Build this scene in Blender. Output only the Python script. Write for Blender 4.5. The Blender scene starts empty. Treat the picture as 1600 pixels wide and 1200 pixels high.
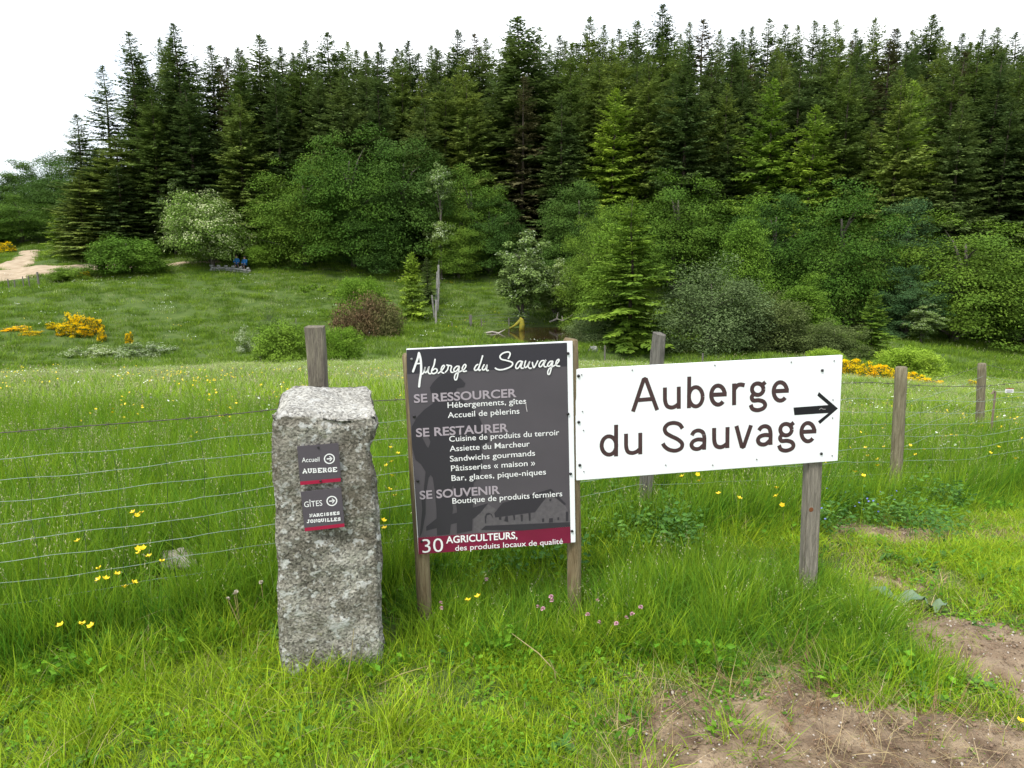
import bpy, bmesh, math, random
import numpy as np
from mathutils import Vector, Matrix, noise as mnoise

S = bpy.context.scene
COL = S.collection
R = math.radians
random.seed(7)
RNG = np.random.default_rng(7)

# ------------------------------------------------------------------ camera
PITCH, CAM_H, FPX = 10.0, 1.6, 1156.0
cd = bpy.data.cameras.new('camera'); cam = bpy.data.objects.new('camera', cd); COL.objects.link(cam)
cam.location = (0, 0, CAM_H); cam.rotation_euler = (R(90 - PITCH), 0, 0)
cd.sensor_width = 36; cd.lens = 36 * FPX / 1600; cd.clip_start = 0.05; cd.clip_end = 3000
S.camera = cam

# ------------------------------------------------------------------ sky, sun, exposure
SUN_EL, SUN_AZ = 58.0, -35.0        # sun behind cloud, high, behind the camera to the left
w = bpy.data.worlds.new('World'); S.world = w; w.use_nodes = True
nt = w.node_tree; nt.nodes.clear()
out = nt.nodes.new('ShaderNodeOutputWorld'); bg = nt.nodes.new('ShaderNodeBackground')
sky = nt.nodes.new('ShaderNodeTexSky'); sky.sky_type = 'NISHITA'; sky.sun_disc = False
sky.sun_elevation = R(SUN_EL); sky.sun_rotation = R(180 + SUN_AZ)
tc = nt.nodes.new('ShaderNodeTexCoord'); mp = nt.nodes.new('ShaderNodeMapping'); mp.inputs['Scale'].default_value = (1, 1, 2.6)
nz = nt.nodes.new('ShaderNodeTexNoise'); nz.inputs['Scale'].default_value = 1.6; nz.inputs['Detail'].default_value = 6
cr = nt.nodes.new('ShaderNodeValToRGB'); cr.color_ramp.elements[0].position = .40; cr.color_ramp.elements[1].position = .62
cr.color_ramp.elements[0].color = (.22, .22, .22, 1); cr.color_ramp.elements[1].color = (1, 1, 1, 1)
mx = nt.nodes.new('ShaderNodeMix'); mx.data_type = 'RGBA'
mx.inputs[7].default_value = (10.6, 10.9, 11.3, 1)      # cloud
nt.links.new(tc.outputs['Generated'], mp.inputs['Vector']); nt.links.new(mp.outputs[0], nz.inputs['Vector'])
nt.links.new(nz.outputs['Fac'], cr.inputs[0]); nt.links.new(cr.outputs[0], mx.inputs[0])
nt.links.new(sky.outputs[0], mx.inputs[6]); nt.links.new(mx.outputs[2], bg.inputs['Color'])
bg.inputs['Strength'].default_value = 0.10
nt.links.new(bg.outputs[0], out.inputs['Surface'])
sd = bpy.data.lights.new('sun', 'SUN'); sd.energy = 2.3; sd.angle = R(14); sd.color = (1, .97, .9)
sun = bpy.data.objects.new('sun', sd); COL.objects.link(sun)
_d = Vector((math.sin(R(SUN_AZ)) * math.cos(R(SUN_EL)), -math.cos(R(SUN_AZ)) * math.cos(R(SUN_EL)), math.sin(R(SUN_EL))))
sun.rotation_euler = _d.to_track_quat('Z', 'Y').to_euler()
S.view_settings.view_transform = 'Standard'; S.view_settings.look = 'None'
S.view_settings.exposure = 0.80; S.view_settings.gamma = 1; S.view_settings.use_curve_mapping = False
S.render.engine = 'CYCLES'
S.cycles.max_bounces = 7; S.cycles.diffuse_bounces = 4; S.cycles.transmission_bounces = 3; S.cycles.transparent_max_bounces = 4
S.cycles.use_denoising = True

# ------------------------------------------------------------------ helpers: rays and ground
_c, _s = math.cos(R(PITCH)), math.sin(R(PITCH))
def ray(px, py):
    u = (600 - py) / FPX; r = (px - 800) / FPX
    return np.array([r, _c + u * _s, -_s + u * _c])
def P(px, py, Y):
    d = ray(px, py); k = Y / d[1]
    return Vector((d[0] * k, Y, CAM_H + d[2] * k))

ANCH = []
def aw(*pts):
    for p in pts: ANCH.append(p)
def ap(*pts):
    for px, py, Y in pts:
        v = P(px, py, Y); ANCH.append((v.x, v.y, v.z))
for x in (-5, -2, 0, 2): aw((x, -3, 0), (x, 1, 0), (x, 3, 0), (x, 4.4, -.01))
aw((5, -3, 0), (4, 1, 0), (4, 3, -.02), (2.54, 4.9, -.13), (3.8, 5.4, -.2), (4.9, 7.5, -.42), (-8, 4, 0), (9, 3, -.1))
aw((-8, 9, -.34), (0, 9, -.36), (-12, 14, -1.0), (0, 14, -1.04), (-14, 22, -2.3), (2, 22, -2.25))
ap((400, 573, 33), (700, 570, 33), (950, 571, 33), (40, 589, 30), (220, 582, 31.5))
ap((1500, 700, 10), (1500, 645, 16), (1500, 610, 25), (1300, 598, 25), (1200, 585, 30), (1500, 583, 40), (1560, 549, 52), (1250, 552, 50))
for x in (-45, -25, -8, 6): aw((x, 42, -4.75))
aw((-30, 47, -4.0))
ap((100, 545, 47), (100, 500, 54), (100, 450, 63), (100, 438, 68), (40, 430, 71), (60, 392, 88), (20, 388, 92), (200, 432, 68), (330, 425, 71))
ap((250, 500, 56), (330, 470, 61), (420, 520, 54), (0, 440, 68))
ap((560, 470, 63), (450, 418, 74), (560, 418, 74), (680, 425, 74), (750, 428, 74), (740, 480, 64), (600, 515, 55), (680, 540, 48), (560, 548, 45))
aw((2.5, 50, -4.2), (2.5, 60, -4.2), (-2, 55, -4.2), (7, 55, -4.2), (12, 50, -4.4), (20, 50, -4.6), (5, 44, -4.1), (14, 42, -4.2))
aw((5, 66, -3.0), (18, 60, -4.2), (40, 60, -4.2), (5, 76, 0), (25, 72, -1.5))
aw((-45, 100, 4.8), (-25, 104, 6.8), (0, 112, 8.5), (25, 118, 10), (55, 118, 10), (90, 115, 9), (-75, 112, 5.0), (-110, 130, 8), (-95, 90, 1.5), (60, 80, 1.0), (30, 90, 3.5), (0, 92, 4.2), (-22, 90, 3.6), (-40, 85, 2.4))
aw((0, 150, 9.5), (60, 150, 10), (-60, 150, 9), (0, 260, 7), (150, 260, 7), (-150, 260, 12), (150, 100, 6), (-150, 90, 3), (-80, 40, -3), (80, 40, -4), (-60, 5, -.2), (60, 5, -1), (0, -40, 0), (-60, -40, 0), (60, -40, 0))
ANCH = np.array(ANCH, float)
def _phi(r2): return np.where(r2 > 0, r2 * np.log(r2 + 1e-12), 0) * .5
_A = ANCH[:, :2] / 10.0
_K = _phi(((_A[:, None] - _A[None]) ** 2).sum(-1)) + np.eye(len(_A)) * .002
_Q = np.c_[np.ones(len(_A)), _A]
_M = np.block([[_K, _Q], [_Q.T, np.zeros((3, 3))]])
_W = np.linalg.solve(_M, np.r_[ANCH[:, 2], 0, 0, 0])
POND = (2.6, 54.6, 4.9, 6.2)
def gz(x, y):
    x = np.atleast_1d(np.asarray(x, float)); y = np.atleast_1d(np.asarray(y, float))
    o = np.empty(x.shape)
    for i in range(0, x.size, 20000):
        a = np.c_[x.ravel()[i:i + 20000], y.ravel()[i:i + 20000]] / 10.0
        o.ravel()[i:i + 20000] = _phi(((a[:, None] - _A[None]) ** 2).sum(-1)) @ _W[:len(_A)] + np.c_[np.ones(len(a)), a] @ _W[len(_A):]
    k = np.clip((y - 6) / 10, 0, 1)
    o += k * (.10 * np.sin(x * .61 + 1.3 * np.sin(y * .37)) * np.cos(y * .43 + x * .21) + .05 * np.sin(x * 1.7 + y * 1.1))
    o += (1 - k) * .012 * np.sin(x * 3.1 + 2 * np.sin(y * 2.3)) * np.cos(y * 2.9)
    e = ((x - POND[0]) / POND[2]) ** 2 + ((y - POND[1]) / POND[3]) ** 2
    o = np.where(e < 1.7, o + (-4.2 - o) * np.clip((1.7 - e) / .6, 0, 1), o)
    o -= .5 * np.clip(1.05 - e, 0, 1)
    return o
def g1(x, y): return float(gz(x, y)[0])
def G(px, py, h=0.0, y0=1.5, y1=140):
    "first point along the pixel's ray that is h above the ground"
    d = ray(px, py); ys = np.concatenate([np.arange(y0, 12, .02), np.arange(12, y1, .1)])
    k = ys / d[1]; xs = d[0] * k; zs = CAM_H + d[2] * k
    m = np.nonzero(zs < gz(xs, ys) + h)[0]
    i = m[0] if len(m) else len(ys) - 1
    return Vector((xs[i], ys[i], zs[i]))

# ------------------------------------------------------------------ helpers: materials
def mat(name, color, rough=.85, color2=None, scale=8., detail=5., bump=0., bscale=None, spec=.3, stretch=None, ramp=(.35, .65), island=0., trans=0., coat=0.):
    m = bpy.data.materials.new(name); m.use_nodes = True; t = m.node_tree; b = t.nodes['Principled BSDF']
    b.inputs['Base Color'].default_value = (*color, 1); b.inputs['Roughness'].default_value = rough
    b.inputs['Specular IOR Level'].default_value = spec; b.inputs['Coat Weight'].default_value = coat
    src = None
    co = t.nodes.new('ShaderNodeTexCoord'); ma = t.nodes.new('ShaderNodeMapping')
    if stretch: ma.inputs['Scale'].default_value = stretch
    t.links.new(co.outputs['Object'], ma.inputs['Vector'])
    if color2 is not None:
        n = t.nodes.new('ShaderNodeTexNoise'); n.inputs['Scale'].default_value = scale; n.inputs['Detail'].default_value = detail
        t.links.new(ma.outputs[0], n.inputs['Vector'])
        r = t.nodes.new('ShaderNodeValToRGB'); r.color_ramp.elements[0].position, r.color_ramp.elements[1].position = ramp
        r.color_ramp.elements[0].color = (*color, 1); r.color_ramp.elements[1].color = (*color2, 1)
        t.links.new(n.outputs['Fac'], r.inputs[0]); src = r.outputs[0]
    if island:
        ge = t.nodes.new('ShaderNodeNewGeometry'); oi = t.nodes.new('ShaderNodeObjectInfo')
        hv = t.nodes.new('ShaderNodeHueSaturation')
        def rng_(sock, lo, hi):
            q = t.nodes.new('ShaderNodeMapRange'); q.inputs['To Min'].default_value = lo; q.inputs['To Max'].default_value = hi
            t.links.new(sock, q.inputs['Value']); return q.outputs[0]
        mu = t.nodes.new('ShaderNodeMath'); mu.operation = 'MULTIPLY'
        t.links.new(rng_(ge.outputs['Random Per Island'], 1 - island, 1 + island), mu.inputs[0])
        t.links.new(rng_(oi.outputs['Random'], 1 - min(.35, island * .9), 1 + min(.35, island * .9)), mu.inputs[1])
        t.links.new(mu.outputs[0], hv.inputs['Value'])
        t.links.new(rng_(oi.outputs['Random'], .512, .488), hv.inputs['Hue'])
        if src: t.links.new(src, hv.inputs['Color'])
        else: hv.inputs['Color'].default_value = (*color, 1)
        src = hv.outputs[0]
    if src: t.links.new(src, b.inputs['Base Color'])
    if bump:
        n = t.nodes.new('ShaderNodeTexNoise'); n.inputs['Scale'].default_value = bscale or scale; n.inputs['Detail'].default_value = 6
        t.links.new(ma.outputs[0], n.inputs['Vector'])
        bp = t.nodes.new('ShaderNodeBump'); bp.inputs['Strength'].default_value = bump; bp.inputs['Distance'].default_value = .02
        t.links.new(n.outputs['Fac'], bp.inputs['Height']); t.links.new(bp.outputs[0], b.inputs['Normal'])
    if trans:
        tr = t.nodes.new('ShaderNodeBsdfTranslucent'); ms = t.nodes.new('ShaderNodeMixShader'); ms.inputs[0].default_value = trans
        if src: t.links.new(src, tr.inputs['Color'])
        else: tr.inputs['Color'].default_value = (*color, 1)
        t.links.new(b.outputs[0], ms.inputs[1]); t.links.new(tr.outputs[0], ms.inputs[2])
        t.links.new(ms.outputs[0], t.nodes['Material Output'].inputs['Surface'])
    return m

# ------------------------------------------------------------------ helpers: meshes and objects
def mesh_np(name, V, faces_n, mats, smooth=False, mi=None):
    "V (n,3); faces_n list of (array of index rows)"
    me = bpy.data.meshes.new(name)
    V = np.asarray(V, np.float32).reshape(-1, 3)
    me.vertices.add(len(V)); me.vertices.foreach_set('co', V.ravel())
    loops = np.concatenate([np.asarray(f, np.int32).ravel() for f in faces_n])
    tot = np.concatenate([np.full(len(f), np.asarray(f).shape[1], np.int32) for f in faces_n])
    st = np.concatenate([[0], np.cumsum(tot)[:-1]]).astype(np.int32)
    me.loops.add(len(loops)); me.loops.foreach_set('vertex_index', loops)
    me.polygons.add(len(tot)); me.polygons.foreach_set('loop_start', st); me.polygons.foreach_set('loop_total', tot)
    if mi is not None: me.polygons.foreach_set('material_index', np.asarray(mi, np.int32))
    me.polygons.foreach_set('use_smooth', np.full(len(tot), smooth))
    for m in (mats if isinstance(mats, (list, tuple)) else [mats]): me.materials.append(m)
    me.update(calc_edges=True)
    return me
def link(name, me, parent=None, loc=None, rot=None, scale=None):
    o = bpy.data.objects.new(name, me); COL.objects.link(o)
    if parent: o.parent = parent
    if loc is not None: o.location = loc
    if rot is not None: o.rotation_euler = rot
    if scale is not None: o.scale = scale
    return o
def tag(o, label=None, cat=None, group=None, kind=None):
    if label: o['label'] = label
    if cat: o['category'] = cat
    if group: o['group'] = group
    if kind: o['kind'] = kind
    return o
def thing(name, label, cat, loc=(0, 0, 0), rotz=0., group=None):
    o = bpy.data.objects.new(name, None); COL.objects.link(o); o.location = loc; o.rotation_euler = (0, 0, rotz)
    o.empty_display_size = .1
    return tag(o, label, cat, group)
class MB:
    def __init__(s): s.V = []; s.F3 = []; s.F4 = []; s.n = 0
    def add(s, V, F):
        V = np.asarray(V, float).reshape(-1, 3); s.V.append(V)
        for f in F: (s.F4 if len(f) == 4 else s.F3).append([i + s.n for i in f])
        s.n += len(V)
    def tube(s, pts, rad, k=8, cap=True, jit=0.):
        pts = [np.asarray(p, float) for p in pts]; rad = np.broadcast_to(rad, len(pts))
        V = []; up = np.array([0, 0, 1.])
        for i, p in enumerate(pts):
            d = pts[min(i + 1, len(pts) - 1)] - pts[max(i - 1, 0)]; d /= np.linalg.norm(d) + 1e-9
            a = np.cross(d, up if abs(d[2]) < .9 else np.array([1., 0, 0])); a /= np.linalg.norm(a); b = np.cross(d, a)
            for j in range(k):
                t = 2 * math.pi * j / k; r = rad[i] * (1 + jit * math.sin(3 * t + i * 1.7) * random.random())
                V.append(p + a * math.cos(t) * r + b * math.sin(t) * r)
        F = [(i * k + j, i * k + (j + 1) % k, (i + 1) * k + (j + 1) % k, (i + 1) * k + j) for i in range(len(pts) - 1) for j in range(k)]
        if cap:
            V.append(pts[0]); V.append(pts[-1]); a, b = len(V) - 2, len(V) - 1; l = (len(pts) - 1) * k
            F += [(a, (j + 1) % k, j) for j in range(k)] + [(b, l + j, l + (j + 1) % k) for j in range(k)]
        s.add(V, F)
    def box(s, c, h, M=None):
        V = np.array([(x, y, z) for x in (-1, 1) for y in (-1, 1) for z in (-1, 1)], float) * np.array(h)
        if M is not None: V = V @ np.array(M.to_3x3()).T
        s.add(V + np.array(c), [(0, 1, 3, 2), (4, 6, 7, 5), (0, 4, 5, 1), (2, 3, 7, 6), (0, 2, 6, 4), (1, 5, 7, 3)])
    def mesh(s, name, m, smooth=False):
        fs = []
        if s.F4: fs.append(np.array(s.F4))
        if s.F3: fs.append(np.array(s.F3))
        return mesh_np(name, np.concatenate(s.V), fs, m, smooth)
def box_bev(name, m, size, bev=.004, seg=2):
    bm = bmesh.new(); bmesh.ops.create_cube(bm, size=1)
    for v in bm.verts: v.co = Vector((v.co.x * size[0], v.co.y * size[1], v.co.z * size[2]))
    bmesh.ops.bevel(bm, geom=list(bm.edges), offset=bev, segments=seg, affect='EDGES')
    me = bpy.data.meshes.new(name); bm.to_mesh(me); bm.free(); me.materials.append(m); return me

def nrm(a): return a / (np.linalg.norm(a, axis=-1, keepdims=True) + 1e-9)
def leaves(name, C, D, N, L, W, mats, mi=None):
    "diamond-shaped leaves: centre C, direction D, normal N, length L, width W"
    n = len(C); D = nrm(D); Sd = nrm(np.cross(D, N)); L = np.broadcast_to(L, n)[:, None]; W = np.broadcast_to(W, n)[:, None]
    Nn = np.cross(Sd, D)
    V = np.stack([C - D * L * .5, C + Sd * W * .5 + D * L * .05 + Nn * W * .12, C + D * L * .5, C - Sd * W * .5 + D * L * .05 + Nn * W * .12], 1)
    F = np.arange(n * 4).reshape(n, 4)
    return mesh_np(name, V, [F], mats, False, mi)
def rs(n): return nrm(RNG.normal(size=(n, 3)))
# ------------------------------------------------------------------ ground
def inpoly(x, y, poly):
    poly = np.asarray(poly); ins = np.zeros(x.shape, bool); n = len(poly)
    for i in range(n):
        x1, y1 = poly[i]; x2, y2 = poly[(i + 1) % n]
        c = ((y1 > y) != (y2 > y)) & (x < (x2 - x1) * (y - y1) / (y2 - y1 + 1e-12) + x1)
        ins ^= c
    return ins
def sdist(x, y, poly):
    poly = np.asarray(poly); d = np.full(x.shape, 1e9); n = len(poly)
    for i in range(n):
        a = poly[i]; b = poly[(i + 1) % n]; ab = b - a
        t = np.clip(((x - a[0]) * ab[0] + (y - a[1]) * ab[1]) / (ab @ ab + 1e-12), 0, 1)
        d = np.minimum(d, np.hypot(x - a[0] - t * ab[0], y - a[1] - t * ab[1]))
    return np.where(inpoly(x, y, poly), d, -d)
def wob(x, y, f=1.0):
    return (np.sin(x * 5.1 * f + 2 * np.sin(y * 4.3 * f)) * .5 + np.sin(y * 7.7 * f + 1.7 * np.sin(x * 6.1 * f)) * .35 + np.sin((x + y) * 17 * f) * .25 + np.sin((x - 1.4 * y) * 31 * f) * .15)
def wpoly(pts): return np.array([[*G(px, py)[:2]] for px, py in pts])
DIRT_A = wpoly([(985, 1200), (990, 1120), (1050, 1088), (1120, 1086), (1165, 1075), (1225, 1040), (1275, 1050), (1300, 1085), (1380, 1108), (1480, 1118), (1600, 1140), (1760, 1180), (1900, 1500), (940, 1500)])
DIRT_B = wpoly([(1410, 972), (1470, 960), (1540, 968), (1610, 985), (1900, 1040), (1900, 1200), (1700, 1150), (1600, 1100), (1530, 1066), (1460, 1020)])
DIRT_C = wpoly([(1300, 905), (1360, 890), (1460, 905), (1480, 930), (1380, 935)])
DIRT_D = wpoly([(1280, 826), (1330, 818), (1440, 822), (1520, 832), (1640, 835), (1640, 842), (1500, 845), (1400, 858), (1300, 846)])
DIRT_E = wpoly([(530, 1120), (600, 1085), (700, 1090), (720, 1120), (640, 1145), (560, 1140)])
def dirt(x, y):
    d = np.maximum(sdist(x, y, DIRT_A), sdist(x, y, DIRT_B))
    d = np.maximum(d, np.maximum(sdist(x, y, DIRT_C), sdist(x, y, DIRT_D)) * .6 - .03)
    return d + wob(x, y) * .035

def axis(segs, tail, g):
    a = list(np.arange(*segs)); s = segs[2]; b = a[-1]; f = s
    while b < tail[1]: f *= g; b += f; a.append(b)
    b = a[0]; f = s; pre = []
    while b > tail[0]: f *= g; b -= f; pre.append(b)
    return np.array(pre[::-1] + a)
xs = axis((-3.2, 4.6, .05), (-900, 900), 1.07); ys = axis((1.2, 5.6, .05), (-120, 1300), 1.035)
X, Y = np.meshgrid(xs, ys)
Z = gz(X.ravel(), Y.ravel()).reshape(X.shape)
Z = np.clip(Z, -12, 14)
def grid_faces(nx, ny):
    i = np.arange((nx - 1) * (ny - 1)); r, c = divmod(i, nx - 1); a = r * nx + c
    return np.stack([a, a + 1, a + nx + 1, a + nx], 1)
M_ground = mat('meadow_soil', (.055, .095, .016), 1, (.085, .125, .026), 1.3, 8, .3, 40)
# dry thatch near the camera, green sward further off
me = mesh_np('ground', np.stack([X, Y, Z], -1), [grid_faces(len(xs), len(ys))], M_ground, True)
tag(link('ground', me), 'grass covered ground of the meadow, valley and wooded hillside', kind='structure')

M_dirt = mat('bare_dirt', (.19, .13, .08), 1, (.38, .29, .195), 9, 9, .9, 90, ramp=(.35, .7))
M_mud = mat('damp_mud', (.125, .082, .050), .9, (.36, .27, .175), 9, 12, 1., 70, ramp=(.36, .66))
def drape(name, x0, x1, y0, y1, st, fn, m, label, amp=.022, rough=.017):
    xx, yy = np.meshgrid(np.arange(x0, x1, st), np.arange(y0, y1, st)); mk = fn(xx, yy)
    zz = gz(xx.ravel(), yy.ravel()).reshape(xx.shape)
    rel = (wob(xx, yy, 1.9) * .4 + wob(xx + 3, yy - 2, 5.1) * .35 + RNG.normal(size=xx.shape) * .22) * rough
    zz = zz + np.clip(mk, -.1, .12) / .12 * amp + rel * (mk > 0) + .002
    F = grid_faces(xx.shape[1], xx.shape[0]); keep = (mk.ravel()[F] > -.03).any(1)
    F = F[keep]; used = np.unique(F); rm = np.full(xx.size, -1); rm[used] = np.arange(len(used))
    V = np.stack([xx, yy, zz], -1).reshape(-1, 3)[used]
    return tag(link(name, mesh_np(name, V, [rm[F]], m, True)), label, kind='structure')
drape('bare_dirt_patch', .2, 3.4, 1.3, 2.75, .014, lambda x, y: np.where(x - y * .2 < 3, sdist(x, y, DIRT_A) + wob(x, y) * .035, -1), M_mud, 'trampled muddy earth with dry stalks in the lower right foreground')
drape('gravelly_path', 1.2, 4.2, 2.0, 3.3, .016, lambda x, y: sdist(x, y, DIRT_B) + wob(x, y) * .03, M_dirt, 'worn gravelly path at the right edge behind the muddy patch')
drape('worn_ground', 1.2, 4.6, 3.2, 4.6, .02, lambda x, y: np.maximum(sdist(x, y, DIRT_C), sdist(x, y, DIRT_D)) * .6 - .03 + wob(x, y) * .035, M_mud, 'patches of worn earth and cut straw beside the fence')

# pale stony track on the far left
M_track = mat('track_gravel', (.33, .25, .165), 1, (.46, .37, .26), 1.2, 8, .5, 8)
TR = [wpoly(q) for q in ([(-160, 436), (0, 423), (60, 415), (110, 415), (150, 412), (215, 412), (215, 420), (150, 424), (100, 429), (50, 434), (0, 440), (-160, 452)],
                         [(-10, 420), (20, 405), (32, 393), (62, 391), (60, 400), (50, 412), (30, 424)],
                         [(205, 414), (300, 409.5), (345, 408), (345, 410), (300, 412.5), (205, 419)])]
def track(x, y):
    d = np.maximum(np.maximum(sdist(x, y, TR[0]), sdist(x, y, TR[1])), sdist(x, y, TR[2]))
    return d + wob(x, y, .16) * .25
drape('dirt_track', -75, -22, 64, 96, .3, lambda x, y: track(x, y) * .3, M_track, 'pale stony track climbing past the trees at far left', .12, .03)

# pond
M_water = mat('dark_pond_water', (.020, .012, .007), .08, (.035, .020, .010), .5, 3, .08, 3, spec=.5)
th = np.linspace(0, 2 * math.pi, 48, endpoint=False)
V = [(POND[0], POND[1], -4.30)] + [(POND[0] + math.cos(t) * POND[2] * 1.2, POND[1] + math.sin(t) * POND[3] * 1.2, -4.30) for t in th]
me = mesh_np('pond_water', V, [np.array([(0, i + 1, (i + 1) % 48 + 1) for i in range(48)])], M_water)
tag(link('pond_water', me), 'dark peaty pond at the foot of the wooded slope', kind='structure')
# ------------------------------------------------------------------ signs: a local frame in each panel (x right, y up, z towards the viewer)
class Panel:
    def __init__(s, q):
        cx, cy, cz, yaw, roll, tilt, s.w, s.h = q
        r = np.array([math.cos(yaw), math.sin(yaw), 0]); n = np.array([math.sin(yaw), -math.cos(yaw), 0]); u = np.array([0, 0, 1.])
        u2 = u * math.cos(tilt) + n * math.sin(tilt)
        s.r = r * math.cos(roll) + u2 * math.sin(roll); s.u = -r * math.sin(roll) + u2 * math.cos(roll)
        s.n = np.cross(s.r, s.u); s.c = np.array([cx, cy, cz])
        s.M = Matrix(((s.r[0], s.u[0], s.n[0], cx), (s.r[1], s.u[1], s.n[1], cy), (s.r[2], s.u[2], s.n[2], cz), (0, 0, 0, 1)))
    def uv(s, px, py, z=0.):
        d = ray(px, py); o = np.array([0, 0, CAM_H]); c = s.c + s.n * z
        k = ((c - o) @ s.n) / (d @ s.n); p = o + d * k - c
        return np.array([p @ s.r, p @ s.u])
def smooth_path(pts, m=7):
    p = np.array(pts, float); p = np.vstack([2 * p[0] - p[1], p, 2 * p[-1] - p[-2]]); o = []
    for i in range(1, len(p) - 2):
        for t in np.linspace(0, 1, m, endpoint=False):
            a, b, c, d = p[i - 1:i + 3]
            o.append(.5 * ((2 * b) + (c - a) * t + (2 * a - 5 * b + 4 * c - d) * t * t + (3 * b - a - 3 * c + d) * t ** 3))
    o.append(p[-2]); return np.array(o)
class Ink:
    "flat print: ribbons and polygons laid in a panel's plane"
    def __init__(s, z=.0006): s.V = []; s.T = []; s.z = z
    def ribbon(s, p, wd, rnd=True):
        p = np.asarray(p, float); d = np.gradient(p, axis=0); d = nrm(d); nn = np.stack([-d[:, 1], d[:, 0]], 1) * wd / 2
        b = len(s.V)
        for i in range(len(p)): s.V += [(*(p[i] + nn[i]), s.z), (*(p[i] - nn[i]), s.z)]
        for i in range(len(p) - 1): a = b + 2 * i; s.T += [(a, a + 1, a + 3), (a, a + 3, a + 2)]
        if rnd:
            for e in (p[0], p[-1]): s.disc(e, wd / 2)
        s.z += .00006
    def disc(s, c, r, n=10):
        s.z += .00003; b = len(s.V); s.V.append((*c, s.z)); s.V += [(c[0] + math.cos(6.2832 * i / n) * r, c[1] + math.sin(6.2832 * i / n) * r, s.z) for i in range(n)]
        s.T += [(b, b + 1 + i, b + 1 + (i + 1) % n) for i in range(n)]
    def poly(s, pts):
        from mathutils.geometry import tessellate_polygon
        b = len(s.V); s.V += [(q[0], q[1], s.z) for q in pts]
        for t in tessellate_polygon([[Vector((q[0], q[1], 0)) for q in pts]]): s.T.append(tuple(b + i for i in t))
        s.z += .00006
    def mesh(s, name, m):
        T = np.array(s.T); V = np.array(s.V, float)
        a, b, c = V[T[:, 0]], V[T[:, 1]], V[T[:, 2]]
        f = np.cross(b - a, c - a)[:, 2] < 0; T[f] = T[f][:, ::-1]
        return mesh_np(name, V, [T], m)
def text_mesh(txt, p0, p1, cap, m, z=.0008, bold=0., slant=0.):
    cu = bpy.data.curves.new('t', 'FONT'); cu.body = txt; cu.size = 1; cu.offset = bold; cu.resolution_u = 4
    o = bpy.data.objects.new('t', cu); COL.objects.link(o); dg = bpy.context.evaluated_depsgraph_get()
    me = bpy.data.meshes.new_from_object(o.evaluated_get(dg)); bpy.data.objects.remove(o); bpy.data.curves.remove(cu)
    n = len(me.vertices); co = np.empty(n * 3, np.float32); me.vertices.foreach_get('co', co); co = co.reshape(-1, 3)
    x0, x1 = co[:, 0].min(), co[:, 0].max(); capu = .727
    p0 = np.array(p0); p1 = np.array(p1); e = p1 - p0; L = np.linalg.norm(e); e = e / L; f = np.array([-e[1], e[0]])
    a = (co[:, 0] - x0) / (x1 - x0) * L; b = co[:, 1] / capu * cap
    q = p0 + a[:, None] * e + b[:, None] * f
    co[:, :2] = q; co[:, 2] = z; me.vertices.foreach_set('co', co.ravel()); me.materials.clear(); me.materials.append(m); me.update()
    return me

M_white = mat('white_panel', (.82, .83, .845), .4, (.75, .755, .745), 3.5, 8, spec=.35, stretch=(4, .7, 1), ramp=(.45, .85))
M_whitetxt = mat('white_print', (.78, .77, .77), .5)
M_darkprint = mat('charcoal_film', (.036, .032, .042), .4, spec=.35)
M_greyprint = mat('grey_film', (.086, .075, .087), .42, (.076, .067, .077), 4, 3, spec=.35)
M_silh = mat('silhouette_print', (.036, .032, .040), .42, spec=.35)
M_barn = mat('barn_wall_print', (.115, .103, .112), .42, (.09, .081, .089), 60, 4, spec=.35)
M_mauve = mat('mauve_print', (.36, .31, .345), .5)
M_red = mat('burgundy_print', (.19, .012, .045), .42, (.16, .010, .036), 7, 3, spec=.35)
M_plate = mat('plate_grey', (.085, .072, .085), .45, spec=.3)
M_platered = mat('plate_red', (.32, .010, .045), .5)
M_brown = mat('dark_brown_vinyl', (.050, .026, .027), .5, (.062, .034, .034), 30, 3)
M_black = mat('black_vinyl', (.010, .009, .012), .5)
M_screw = mat('black_screw', (.015, .013, .014), .4, spec=.5)
M_dot = mat('tiny_nail', (.10, .10, .10), .5)
M_scratch = mat('scratch', (.6, .55, .55), .6)
def wood(name, a, b, st=(9, 9, .9)): return mat(name, a, .9, b, 9, 9, .7, 22, stretch=st, ramp=(.3, .7))
M_woodbrown = wood('treated_pine', (.15, .105, .055), (.27, .215, .125), (9, .8, 9))
M_woodgrey = wood('weathered_square_wood', (.14, .125, .10), (.30, .265, .215), (9, .8, 9))
M_woodpost = wood('weathered_fence_wood', (.09, .082, .070), (.22, .205, .175))
M_woodround = wood('round_fence_wood', (.14, .115, .07), (.27, .235, .155))
M_lichenwood = wood('lichened_wood', (.115, .095, .080), (.25, .22, .16))

def screw(parent, pos, r=.006, m=None):
    b = MB(); b.tube([(0, 0, -.001), (0, 0, .002), (0, 0, .004)], [r, r, r * .6], 10)
    return link('screw', b.mesh('screw', m or M_screw, True), parent, pos)

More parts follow.
